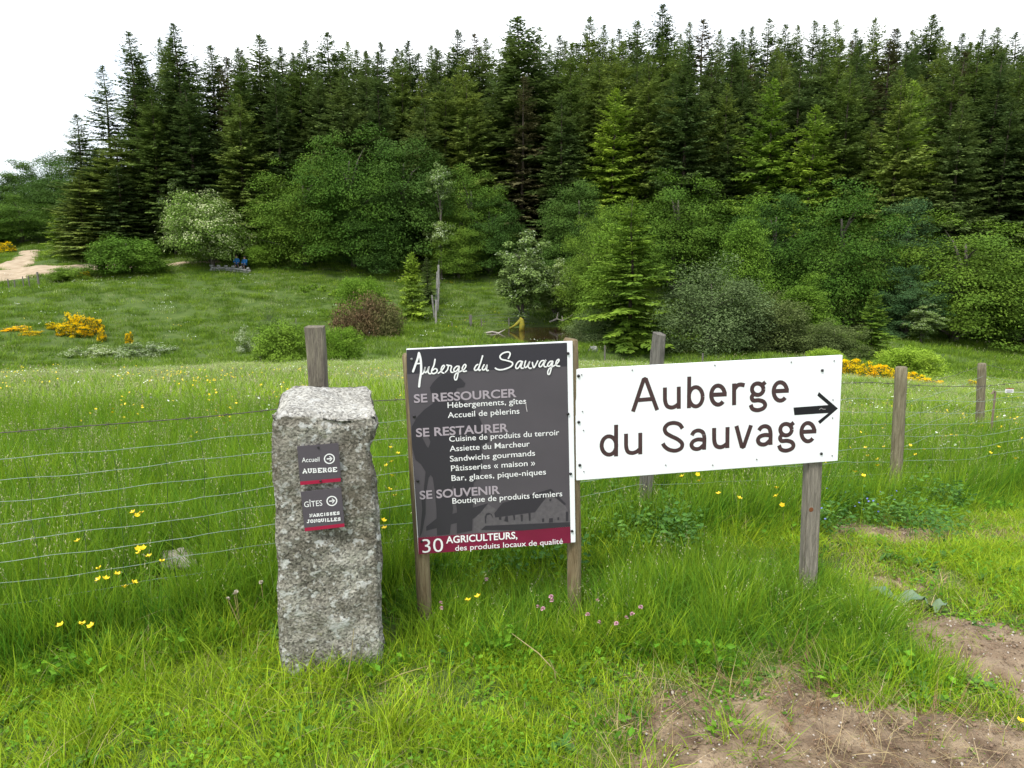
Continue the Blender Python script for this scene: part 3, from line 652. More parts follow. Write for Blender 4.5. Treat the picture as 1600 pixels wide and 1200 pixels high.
p = P(1030, 521, 4.13); f = P(1003, 832, 4.13); addpost(square_post('post', M_woodpost, Vector(f) + (Vector(f) - Vector(p)) * .2, p, .084, .05, .3, .98, .006), None, 'leaning split plank post behind the white board')
p = P(1408.5, 574, 4.88); f = P(1397, 800, 4.88); addpost(round_post('post', M_woodround, Vector(f) + (Vector(f) - Vector(p)) * .2, p, .039), None, 'round post to the right of the white board')
for t in (-4.3, -2.75, 4.6, 7.0): addpost(square_post('post', M_woodpost, (t, 3.75 + .45 * t, g1(t, 3.75 + .45 * t) - .2), (t + .02, 3.75 + .45 * t, 1.15 + fdrop(t)), .08, .07))
T = np.linspace(-4.3, 7.0, 190)
def sag(t): return -.012 * abs(math.sin((t + .89) / 1.65 * math.pi))
WZ = [.805, .718, .632, .545, .458, .372, .285, .2, .12]
M_w = [M_wire] * 9
for k, z in enumerate(WZ):
    ph = k * 1.37
    pts = [fpt(t, z + sag(t) + .004 * math.sin(t * 9 + ph) + .0022 * math.sin(t * 23 + 2 * ph) + (.006 if math.sin(t * 1.7 + k) > .6 else 0)) for t in T]
    b = MB(); b.tube(pts, .00125, 4, False); link('strand', b.mesh('strand', M_wire), fence)
pts = [fpt(t, .912 + .35 * max(0, .0) + sag(t) + .003 * math.sin(t * 6)) for t in T]
b = MB(); b.tube(pts, .0022, 5, False)
for t in np.arange(-4.2, 7, .14):
    q = fpt(t, .912 + sag(t) + .003 * math.sin(t * 6))
    for a in (0.6, 2.2): b.tube([q + np.array([-.012 * math.cos(a), 0, -.014 * math.sin(a)]), q + np.array([.012 * math.cos(a), 0, .014 * math.sin(a)])], .0013, 3, False)
tag(link('barbed_strand', b.mesh('barbed_strand', M_wiredark), fence))
for t in np.arange(-4.2, 7, .15):
    jx = random.uniform(-.02, .02); b = MB()
    b.tube([fpt(t + jx + .006 * math.sin(i * 2.1 + t), z + sag(t)) for i, z in enumerate([.805 - .0857 * j for j in range(9)])], .0011, 3, False)
    link('stay_wire', b.mesh('stay_wire', M_stay), fence)

# branch fence running away to the right
br = thing('boundary_fence', 'second wire fence leading off behind the round post to a smaller round post', 'fence')
p4 = P(1534.5, 568, 7.5); f4 = P(1533, 676, 7.5); addpost(round_post('post', M_woodround, Vector(f4) + Vector((0, 0, -.25)), p4, .041), br, 'smaller round post further off at the right')
p5 = Vector((10.2, 12.6, g1(10.2, 12.6))); addpost(round_post('post', M_woodround, p5 - Vector((0, 0, .2)), p5 + Vector((.03, 0, 1.05)), .041), br)
S0 = fpt(2.58, 0)
for k, z in enumerate((.79, .68, .57, .46, .35, .25)):
    a = np.array([S0[0], S0[1], z - .10]); b_ = np.array([p4.x, 7.46, z - .30 - .01 * k]); c_ = np.array([p5.x, p5.y, p5.z + z + .10])
    pts = [a + (b_ - a) * t + np.array([0, 0, -.02 * math.sin(math.pi * t) + .004 * math.sin(t * 30 + k)]) for t in np.linspace(0, 1, 24)] + [b_ + (c_ - b_) * t + np.array([0, 0, -.03 * math.sin(math.pi * t)]) for t in np.linspace(.05, 1, 20)]
    b = MB(); b.tube(pts, .0013 if k else .0018, 4, False); link('strand', b.mesh('strand', M_wire if k else M_wiredark), br)

# electric strand with its warning tag on a bent steel stake
es = thing('electric_fence_stake', 'short rusty steel stake holding a pale strand beside the small round post', 'fence stake', (0, 0, 0))
q = P(1555, 612, 6.6); b = MB(); b.tube([(q.x + .004, 6.6, q.z - .45), (q.x + .002, 6.6, q.z), (q.x - .01, 6.6, q.z + .008), (q.x - .028, 6.6, q.z - .022)], .009, 6); link('stake', b.mesh('stake', mat('rusty_steel', (.20, .15, .11), .7)), es)
b = MB(); q2 = P(1650, 612, 6.9); b.tube([q, (q + q2) / 2 - Vector((0, 0, .006)), q2], .0016, 4, False); link('strand', b.mesh('strand', mat('white_strand', (.6, .62, .58), .5)), es)
wt = thing('warning_tag', 'tiny white warning tag hanging on the electric strand at far right', 'sign')
q = P(1577, 611, 6.65); wt.location = q
link('plate', box_bev('plate', mat('tag_white', (.72, .70, .70), .5), (.078, .004, .036), .001), wt)
link('red_edge', box_bev('red_edge', mat('tag_red', (.35, .03, .02), .5), (.07, .004, .006), .0008), wt, (.004, 0, .0215))
for zz, ww in ((.007, .052), (-.004, .058), (-.012, .04)):
    b = MB(); b.box((0, -.0026, zz), (ww / 2, .0004, .0012)); link('print_line', b.mesh('print_line', M_darkprint), wt)

# field stone, flat stone, stakes
def rock(name, label, loc, size, m, seed=0, flat=.5, amp=.35):
    bm = bmesh.new(); bmesh.ops.create_icosphere(bm, subdivisions=4, radius=1)
    for v in bm.verts:
        n = v.co.normalized(); r = 1 + amp * mnoise.fractal(n * 1.3 + Vector((seed, 0, 0)), 1, 2, 5) + .05 * mnoise.noise(n * 9 + Vector((0, seed, 0)))
        v.co = Vector((n.x * r * size[0], n.y * r * size[1], n.z * r * size[2]))
    me = bpy.data.meshes.new(name); bm.to_mesh(me); bm.free(); me.materials.append(m)
    for f_ in me.polygons: f_.use_smooth = True
    return tag(link(name, me, None, loc), label, 'stone')
M_rock = mat('field_stone', (.30, .24, .20), .9, (.52, .47, .43), 9, 8, .8, 25, ramp=(.35, .6))
q = P(277, 869, 3.5); rock('field_stone', 'pale pinkish field stone in the long grass left of the pillar', (q.x, q.y, q.z - .02), (.090, .06, .055), M_rock, 3)
M_flat = mat('sandy_stone', (.36, .27, .18), .95, (.46, .37, .26), 6, 6, .6, 30)
q = G(1510, 1172); rock('flat_stone', 'flat sandy slab half sunk in the mud at lower right', (q.x, q.y, q.z + .0), (.20, .045, .016), M_flat, 9).rotation_euler = (0, 0, -.25)
M_rockg = mat('grey_boulder', (.16, .16, .15), .9, (.27, .27, .25), 5, 6)
q = G(927, 549, .0, 30); rock('boulder', 'small grey boulder at the far edge of the meadow beside the tall spruce', (q.x, q.y, q.z + .1), (.26, .2, .2), M_rockg, 5)
for k, (px, pyt, pyb, Yd, wd, lab) in enumerate([(403, 520, 566, 38, .16, 'weathered post at the left foot of the round bush'), (540, 541, 556, 38, .10, 'thin pale stake under the bush right of the pillar'), (945, 540, 556, 42, .10, 'thin pale stake between the boulder and the tall spruce'),
        (1098, 552, 566, 40, .09, 'slim stake in front of the grey willow thicket'), (462, 497, 518, 52, .07, 'thin stake on the slope above the round bush'), (735, 492, 516, 58, .28, 'stout pale double post at the head of the pond'), (752, 498, 518, 58.5, .10, 'narrow stake just right of the stout double post'),
        (757, 499, 516, 60, .08, 'second narrow stake right of the stout double post'), (795, 497, 514, 60, .12, 'short stake beside the yellow mossy stump'), (706, 504, 516, 57, .10, 'low stake between the netting and the stout double post'),
        (677, 473, 492, 62, .10, 'short post just left of the climbing netting'), (22, 437, 447, 65, .12, 'track-side post, second from the left edge'), (35, 432, 445, 65, .10, 'track-side post, third from the left edge'), (44, 431, 446, 65, .12, 'track-side post, second from the right of its row'), (58, 425, 443, 65, .2, 'thickest track-side post at the right end of its row'), (12, 436, 445, 65, .12, 'track-side post nearest the left edge')]):
    t_ = P(px, pyt, Yd); gb = g1(t_.x, t_.y)
    me, ft = square_post('fence_stake', M_woodpost, (t_.x + .03, t_.y, min(gb, t_.z - .4) - .3), t_, wd, wd * .7, .3)
    tag(link('fence_stake', me, None, ft), lab, 'stake', 'stakes scattered through the valley')

# netting climbing the bank, seen nearly end on
M_dead0 = mat('pale_grey_wood', (.22, .21, .19), .9, (.34, .32, .29), 5, 4)
nf = thing('netting_fence', 'grey netting fence climbing straight up the bank above the pond', 'fence')
pa = []
for k in range(9):
    Yd = 57.5 + k * 2.0; px = 681 + k * .7; x = P(px, 500, Yd).x; z = g1(x, Yd); h = 1.9
    x += [.0, -.12, .1, -.05, .15, -.1, .08, 0, .05][k]; me, ft = square_post('post', M_dead0, (x, Yd, z - .2), (x + [.05, -.2, .12, .3, -.1, .1, 0, .1, 0][k], Yd, z + h), .17, .13); link('post', me, nf, ft); pa.append((x + .03, Yd, z, h))
M_net = mat('grey_netting', (.12, .13, .13), .6)
for j in range(8):
    b = MB(); b.tube([(x, y, z + .15 + h * j / 8.5) for x, y, z, h in pa], .012, 3, False); link('strand', b.mesh('strand', M_net), nf)
# netting between the pond posts
nf2 = thing('pond_fence', 'sagging wire netting along the far bank of the pond', 'fence')
for j in range(4):
    b = MB(); b.tube([(P(px, 500, 59).x, 59, -4.0 + .25 * j + .1 * math.sin(px * .05)) for px in range(683, 830, 12)], .008, 3, False); link('strand', b.mesh('strand', M_net), nf2)

# mossy stump and driftwood at the pond
q = P(815, 512, 57.5); b = MB()
b.tube([(0, 0, -.3), (.03, 0, .2), (.0, 0, .62), (-.12, 0, .80)], [.26, .22, .17, .05], 10, True, .3); b.tube([(-.1, 0, .55), (-.55, -.05, .15), (-.95, -.1, -.05)], [.14, .10, .06], 8, True, .3)
tag(link('mossy_stump', b.mesh('mossy_stump', mat('yellow_moss', (.30, .25, .02), .95, (.20, .19, .03), 6, 5), True), None, (q.x, q.y, q.z)), 'yellow mossy stump leaning at the far bank of the pond', 'stump')
M_dead = mat('bleached_wood', (.30, .27, .23), .9, (.42, .38, .33), 5, 4)
for px, py, lab, pts in ((775, 521, 'forked bleached branch lying across the near end of the pond', [((-1.0, 0, 0), (-.3, 0, .12), (.2, 0, .02), (.7, 0, .3)), ((-.1, 0, .1), (.15, .1, -.15), (.3, .1, -.2))]),
                    (870, 505, 'grey dead branches poking from the far bank of the pond', [((-.6, 0, .1), (0, 0, .35), (.5, 0, .2), (1.3, 0, .7)), ((0, 0, .35), (.1, 0, .9)), ((.5, 0, .25), (.4, 0, .6))])):
    q = P(px, py, 55.5 if py > 515 else 60.2); b = MB()
    for pp in pts: b.tube(pp, [.07] * (len(pp) - 1) + [.025], 6)
    tag(link('dead_branch', b.mesh('dead_branch', M_dead), None, (q.x, q.y, max(q.z, g1(q.x, q.y)))), lab, 'branch', 'dead branches at the pond')

# low dry-stone wall and two walkers in blue resting by it, under the flowering tree
dw = thing('stone_wall', 'low tumbled stone wall beside the track under the white flowering tree', 'wall')
for k in range(16):
    px = 330 + k * 3.8; v = P(px, 411, 71.5); z = g1(v.x, 71.5)
    for r_ in range(2 if k % 3 else 3):
        bm = bmesh.new(); bmesh.ops.create_icosphere(bm, subdivisions=2, radius=1)
        for vv in bm.verts: vv.co = Vector((vv.co.x * .2, vv.co.y * .16, vv.co.z * .13)) * (1 + .3 * mnoise.noise(vv.co * 1.5 + Vector((k, r_, 0))))
        me = bpy.data.meshes.new('stone'); bm.to_mesh(me); bm.free(); me.materials.append(M_rockg)
        link('stone', me, dw, (v.x + .1 * r_ % .2, 71.5, z + .08 + .2 * r_), (0, 0, k))
def skin_person(name, label, loc, rz, joints, edges, mats_, regions, hat=None):
    me = bpy.data.meshes.new(name); me.from_pydata([j[:3] for j in joints], edges, []); me.materials.append(mats_)
    o = bpy.data.objects.new(name, me); COL.objects.link(o); o.location = loc; o.rotation_euler = (0, 0, rz)
    md = o.modifiers.new('s', 'SKIN'); md.use_smooth_shade = True
    for i, j in enumerate(joints): me.skin_vertices[0].data[i].radius = (j[3], j[3])
    me.skin_vertices[0].data[0].use_root = True
    o.modifiers.new('u', 'SUBSURF').levels = 1; o.modifiers['u'].render_levels = 1
    return tag(o, label, 'person')
M_skin = mat('skin', (.42, .25, .17), .6); M_blue = mat('blue_jacket', (.012, .13, .34), .8, (.01, .09, .24), 8, 3); M_trous = mat('dark_trousers', (.03, .03, .035), .9); M_hair = mat('dark_hair', (.02, .015, .012), .8)
SIT = [(0, 0, .48, .15), (0, .02, .75, .16), (0, .0, 1.0, .17), (0, -.02, 1.13, .06), (0, -.04, 1.24, .09), (0, -.03, 1.33, .095),
       (.17, 0, 1.02, .07), (.24, -.08, .78, .055), (.14, -.30, .68, .045), (.10, -.36, .66, .04), (-.17, 0, 1.02, .07), (-.24, -.08, .78, .055), (-.14, -.30, .68, .045), (-.10, -.36, .66, .04),
       (.1, -.05, .47, .095), (.12, -.42, .50, .075), (.12, -.46, .08, .05), (.12, -.60, .04, .045), (-.1, -.05, .47, .095), (-.12, -.42, .50, .075), (-.12, -.46, .08, .05), (-.12, -.60, .04, .045)]
SE_ = [(0, 1), (1, 2), (2, 3), (3, 4), (4, 5), (2, 6), (6, 7), (7, 8), (8, 9), (2, 10), (10, 11), (11, 12), (12, 13), (0, 14), (14, 15), (15, 16), (16, 17), (0, 18), (18, 19), (19, 20), (20, 21)]
for px, lab, rz in ((369.5, 'person in a blue jacket sitting on the low wall, nearer the flowering tree', .3), (382.5, 'person in a blue jacket sitting on the low wall, further from the flowering tree', -.2)):
    v = P(px, 407, 72.1); z = g1(v.x, 72.1)
    o = skin_person('person', lab, (v.x, 72.1, z + .12), rz, SIT, SE_, M_skin, None)
    t_ = MB(); t_.tube([(0, 0, .46), (0, .02, .75), (0, 0, 1.02), (0, -.01, 1.12)], [.19, .20, .21, .10], 12)
    for s_ in (-1, 1): t_.tube([(.17 * s_, 0, 1.04), (.25 * s_, -.08, .78), (.15 * s_, -.28, .69)], [.095, .08, .065], 8)
    link('jacket', t_.mesh('jacket', M_blue, True), o)
    t_ = MB()
    for s_ in (-1, 1): t_.tube([(.09 * s_, .02, .46), (.12 * s_, -.42, .51), (.12 * s_, -.47, .12)], [.125, .10, .07], 8)
    link('trousers', t_.mesh('trousers', M_trous, True), o)
    t_ = MB(); t_.tube([(0, .0, 1.24), (0, .0, 1.33), (0, -.01, 1.42), (0, -.02, 1.455)], [.10, .125, .10, .03], 10); link('hair', t_.mesh('hair', M_hair, True), o)
# ------------------------------------------------------------------ vegetation: prototype meshes
def leafmat(name, c, c2=None, trans=.3, island=.27, rough=.75): return mat(name, c, rough, c2, .45, 3, spec=.12, island=island, trans=trans, ramp=(.4, .6))
M_spr = leafmat('spruce_needles', (.120, .180, .040), (.170, .230, .044), .28)
M_sprd = leafmat('dark_spruce_needles', (.088, .138, .040), (.118, .170, .042), .28)
M_sprl = leafmat('fresh_spruce_needles', (.23, .34, .036), (.16, .26, .034), .3)
M_beech = leafmat('beech_leaves', (.066, .135, .014), (.105, .185, .020), .18)
M_beechd = leafmat('dark_beech_leaves', (.048, .100, .016), (.070, .135, .020), .18)
M_bright = leafmat('bright_leaves', (.20, .33, .030), (.26, .39, .042), .28)
M_willow = leafmat('willow_leaves', (.13, .185, .06), (.18, .235, .09), .2)
M_olive = leafmat('olive_leaves', (.085, .12, .035), (.11, .15, .045), .25)
M_bluegreen = leafmat('blue_green_leaves', (.042, .095, .030), (.065, .125, .040), .15)
M_bush = leafmat('bush_leaves', (.125, .225, .022), (.17, .28, .03), .22)
M_wbeam = leafmat('whitebeam_leaves', (.16, .24, .055), (.22, .30, .09), .28)
M_white_f = leafmat('white_blossom', (.40, .46, .28), None, .2, .2)
M_brownt = leafmat('brown_twigs', (.15, .095, .05), (.12, .12, .04), .1)
M_yellow = leafmat('broom_blossom', (.92, .58, .006), (.95, .72, .010), .3, .2)
M_broomg = leafmat('broom_twigs', (.10, .15, .03), None, .2)
M_bark = mat('grey_bark', (.085, .07, .055), .95, (.17, .15, .125), 3, 6, .6, 9, stretch=(3, 3, .6))
M_barkd = mat('spruce_bark', (.07, .05, .038), .95, (.12, .095, .075), 3, 6, .5, 9, stretch=(3, 3, .6))

def spruce(seed, H=22., Rb=3.3, m=M_spr, whorls=54, dens=1., bare=.02, droop=.35, mats=None):
    g = np.random.default_rng(seed); C = []; D = []; N = []; L = []; W = []
    b = MB(); b.tube([(0.05 * math.sin(i), .05 * math.cos(i * 1.3), H * i / 9 * (1 if i < 9 else .985)) for i in range(10)], [.24 * H / 22 * (1 - .93 * i / 9) for i in range(10)], 7)
    lop = g.uniform(0, 6.28); per = g.uniform(.5, 1.5, 8)
    for k in range(whorls):
        t = (k + g.uniform(-.3, .3)) / whorls; t = min(max(t, 0), .995); t = 1 - (1 - t) ** 1.28; z = H * (bare + (1 - bare) * t)
        nb = int(g.integers(9, 14)) if t < .9 else 7
        R0 = Rb * ((1 - t) ** .62 * 1.0 * (1 - .35 * max(0, t - .93) / .07)) * (.74 + .32 * g.random()) * (1 + .12 * math.sin(k * .9 + lop))
        if t < .12: R0 *= .55 + 3.5 * t
        for j in range(nb):
            a = g.uniform(0, 6.283); Lb = R0 * g.uniform(.55, 1.22) * (1 + .16 * math.cos(a - lop))
            el = R(-14 + 52 * t ** 1.5 + g.uniform(-9, 9)); ca, sa = math.cos(a), math.sin(a)
            n = max(3, int(Lb / .19 * dens)); s = (np.arange(n) + g.uniform(.2, .8)) / n * .92 + .08
            x = s * Lb; zz = z + x * math.tan(el) - droop * Lb * .35 * s ** 1.3 + .16 * Lb * np.clip(s - .55, 0, 1) ** 1.5 * 2
            p = np.stack([ca * x, sa * x, zz], 1); bd = np.array([ca, sa, math.tan(el) - droop * .35]); sd_ = np.array([-sa, ca, 0])
            wl = (.30 * (1 - .55 * t ** 3) + .46 * Lb * .35 * (1 - s * .75)) * g.uniform(.75, 1.25, n)
            for side in (-1, 1):
                d = bd * .75 + side * sd_ * 1. + g.normal(size=(n, 3)) * .18 - np.array([0, 0, .22]); d = nrm(d)
                C.append(p + d * wl[:, None] * .5 + g.normal(size=(n, 3)) * .03); D.append(d); N.append(np.array([0, 0, 1.]) + g.normal(size=(n, 3)) * .35); L.append(wl); W.append(wl * g.uniform(.36, .60, n))
            # hanging twigs and tip
            q = g.random(n) < .75; h = g.uniform(.22, .5, q.sum()) * (.25 + .75 * (1 - t))
            d = np.array([0, 0, -1.]) + g.normal(size=(q.sum(), 3)) * .28 + .25 * bd; C.append(p[q] - np.array([0, 0, .4]) * h[:, None]); D.append(d); N.append(g.normal(size=(q.sum(), 3)) + np.array([ca, sa, 0])); L.append(h); W.append(h * .35)
            C.append(p[-1:] + bd * .12); D.append(bd[None] + g.normal(size=(1, 3)) * .1); N.append(np.array([[0, 0, 1.]])); L.append(np.array([.34 * (1 - .5 * t)])); W.append(np.array([.12]))
    for i in range(7):
        a = g.uniform(0, 6.28); C.append(np.array([[0, 0, H * (.985 + .002 * i)]])); D.append(np.array([[math.cos(a) * .3, math.sin(a) * .3, 1.]])); N.append(g.normal(size=(1, 3))); L.append(np.array([.42])); W.append(np.array([.07]))
    cr_ = leaves('crown', np.concatenate(C), np.concatenate(D), np.concatenate(N), np.concatenate(L), np.concatenate(W), m)
    return dict(trunk=b.mesh('trunk', M_barkd, True), crown=cr_, H=H, W=Rb * 2)

def broad(seed, H, Wd, m, nclump=90, per=190, ls=.22, trunk=.0, flat=.5, shape='dome', flower=None, ffrac=.0, droopy=.25, tr=.2, lean=0., bark=None, ragged=.22, updir=.0):
    g = np.random.default_rng(seed); cz = trunk + (H - trunk) * (.42 if shape == 'dome' else .5); rz_up = H - cz; rz_dn = cz - trunk; Rr = Wd / 2
    cl = []
    for k in range(nclump):
        v = nrm(g.normal(size=3)); rad = g.uniform(.76, 1.0) if g.random() < .84 else g.uniform(.25, .6)
        if shape == 'cone': v[2] = g.uniform(-1, 1); f = (1 - v[2]) / 2; a = g.uniform(0, 6.283); rr_ = (.16 + .84 * f ** .8); v = np.array([math.cos(a) * rr_, math.sin(a) * rr_, v[2]])
        zz = v[2] * (rz_up if v[2] > 0 else rz_dn)
        if shape == 'dome' and v[2] < 0: hr = (1 - .25 * v[2] ** 2) / max(.35, math.sqrt(1 - v[2] ** 2))
        else: hr = 1
        rg = 1 + g.uniform(-ragged, ragged * .6); core = k % 3 == 0
        if core: rad = rad * .62
        cl.append((np.array([v[0] * hr * Rr * rad * rg, v[1] * hr * Rr * rad * rg, cz + zz * rad * rg]), (g.uniform(.22, .30) if core else g.uniform(.085, .165)) * Wd, v, core))
    C = []; D = []; N = []; MI = []; Ls = []
    for c, r, v, core in cl:
        n = int(per * g.uniform(.7, 1.3) * (.9 if core else (r / (.14 * Wd)) ** 1.5)) + 8
        o = nrm(g.normal(size=(n, 3))) * (g.random((n, 1)) ** (.6 if core else .4)); o[:, 2] *= (.8 if core else flat); p = c + o * r
        outw = nrm(np.array([v[0], v[1], .15])); p[:, 2] -= droopy * r * (o @ np.array([outw[0], outw[1], 0])) ** 2
        up = nrm(o * np.array([1, 1, 1.6]) * .55 + np.array([0, 0, .8 - .3 * updir]) + outw * .35 + g.normal(size=(n, 3)) * .45)
        d = outw + np.array([0, 0, -droopy + updir * 2.0]) + g.normal(size=(n, 3)) * .6; d = d - (d * up).sum(1, keepdims=True) * up * (1 - updir)
        C.append(p); D.append(d); N.append(up); Ls.append(g.uniform(.65, 1.3, n) * ls)
        top = np.clip(o[:, 2] / flat + .55, 0, 1); f = (g.random(n) < ffrac * top * (g.random() * 1.5)); MI.append(f.astype(int))
    C = np.concatenate(C); D = np.concatenate(D); N = np.concatenate(N); MI = np.concatenate(MI); Ls = np.concatenate(Ls)
    C[:, 2] = np.maximum(C[:, 2], trunk * .6 + .02); C[:, 0] += lean * C[:, 2] / H
    mats = [m, flower] if flower else [m]
    if not flower: MI = None
    cr_ = leaves('crown', C, D, N, Ls, Ls * .62, mats, MI)
    b = MB(); b.tube([(lean * i / 6 * .75, .02 * Wd * math.sin(i), H * .78 * i / 6) for i in range(7)], [max(.02, tr * (1 - .13 * i)) for i in range(7)], 8, True, .1)
    for c, r, v, core in cl[:16]:
        t = np.clip((c[2] - .25 * H) / H, .05, .6); s0 = np.array([lean * t * .95, 0, H * t]); c = c + np.array([lean * c[2] / H, 0, 0])
        c = s0 + (c - s0) * .72; b.tube([s0, s0 * .5 + c * .5 + np.array([0, 0, .04 * H]), c], [tr * .42, tr * .25, tr * .08], 5, False)
    return dict(trunk=b.mesh('trunk', bark or M_bark, True), crown=cr_, H=H, W=Wd)

PR = {}
PR['spruce'] = [spruce(11 + i, 22, 3.9 - .15 * (i % 3), M_spr if i % 2 else M_sprd, 66 - 2 * i) for i in range(5)]
M_sprb = leafmat('browning_needles', (.10, .095, .045), (.13, .12, .05), .2)
PR['darkspruce'] = [spruce(31, 22, 3.7, M_sprd, 56, .9), spruce(32, 22, 3.5, M_sprd, 50, .85), spruce(33, 22, 3.2, M_sprb, 42, .7)]
PR['lightspruce'] = [spruce(41 + i, 14, 3.2, M_sprl, 40, 1.1, .03, .3) for i in range(2)]
PR['smallspruce'] = [spruce(51, 5, 1.7, M_sprl, 22, 1.3, .02, .15)]
PR['beech'] = [broad(61 + i, 13, 12, M_beech, 210, 260, .20, .2, .45, 'dome', droopy=.38, tr=.35) for i in range(2)] + [broad(64, 13, 11, M_beechd, 210, 260, .20, .2, .45, 'dome', droopy=.38, tr=.35)]
PR['round'] = [broad(71, 4, 4.4, M_bright, 130, 200, .13, .0, .7, 'dome', tr=.08, updir=.35, ragged=.12), broad(72, 4, 4.2, M_bush, 130, 210, .13, .0, .7, 'dome', tr=.08, ragged=.18)]
PR['willow'] = [broad(75, 7, 8, M_willow, 170, 190, .16, .0, .75, 'dome', tr=.12, updir=.25, ragged=.3), broad(76, 6, 5, M_olive, 140, 180, .14, .0, .8, 'dome', tr=.09, updir=.3, ragged=.25)]
PR['whitebeam'] = [broad(81, 8, 4.5, M_wbeam, 110, 150, .2, 1.0, .6, 'oval', M_white_f, .22, .2, .16, .5), broad(82, 7, 8, M_wbeam, 110, 130, .2, .9, .55, 'dome', M_white_f, .38, .3, .2, -1.2)]
PR['hawthorn'] = [broad(82, 7, 8, leafmat('hawthorn_leaves', (.15, .245, .035), (.20, .29, .06), .25), 170, 190, .19, .9, .55, 'dome', leafmat('cream_blossom', (.50, .54, .28), None, .2, .2), .42, .3, .2, -1.2)]
PR['rowan'] = [broad(83, 11, 3.4, M_wbeam, 40, 90, .2, 7.2, .7, 'oval', M_white_f, .4, .2, .09, .3), broad(84, 6, 3.4, M_wbeam, 34, 80, .2, 3.3, .7, 'oval', M_white_f, .4, .2, .08, -.3)]
PR['mixed'] = [broad(85, 12, 7, M_bluegreen, 170, 200, .17, .4, .5, 'dome', tr=.2), broad(86, 12, 7.5, M_bush, 180, 200, .16, .4, .5, 'cone', tr=.2, updir=.2)]
PR['twiggy'] = [broad(88, 2.6, 6.5, M_brownt, 90, 170, .16, .0, .9, 'dome', tr=.03, updir=.6, ragged=.12)]
PR['broom'] = [broad(91, 1.3, 1.6, M_broomg, 50, 110, .085, .0, .8, 'dome', M_yellow, 1.3, .0, .02, updir=.8), broad(92, 1.2, 1.7, M_broomg, 50, 110, .085, .0, .8, 'dome', M_yellow, 1.6, .0, .02, updir=.8)]
PR['whiteshrub'] = [broad(94, 1.4, 2.6, M_wbeam, 40, 100, .12, .0, .6, 'dome', M_white_f, 1.0, .1, .02)]
PR['herb'] = [broad(96, .6, 1.0, M_bright, 14, 40, .13, .0, .6, 'dome', tr=.01, updir=.4)]

def plant(kind, var, name, loc, h, wd, rot, label, cat, group=None):
    pr = PR[kind][var % len(PR[kind])]
    t = thing(name, label, cat, loc, rot, group); t.scale = (wd / pr['W'], wd / pr['W'], h / pr['H'])
    if 'spruce' in kind: t.rotation_euler = (random.gauss(0, .018), random.gauss(0, .018), rot)
    link('trunk', pr['trunk'], t); link('crown', pr['crown'], t); return t
def plant_px(kind, var, name, px, Yd, top, wpx, label, cat, group=None, rot=None, sink=0.0):
    v = P(px, top, Yd); z = g1(v.x, Yd) - sink; dist = Yd
    return plant(kind, var, name, (v.x, Yd, z), max(.4, v.z - z), wpx / FPX * dist, random.uniform(0, 6.28) if rot is None else rot, label, cat, group)

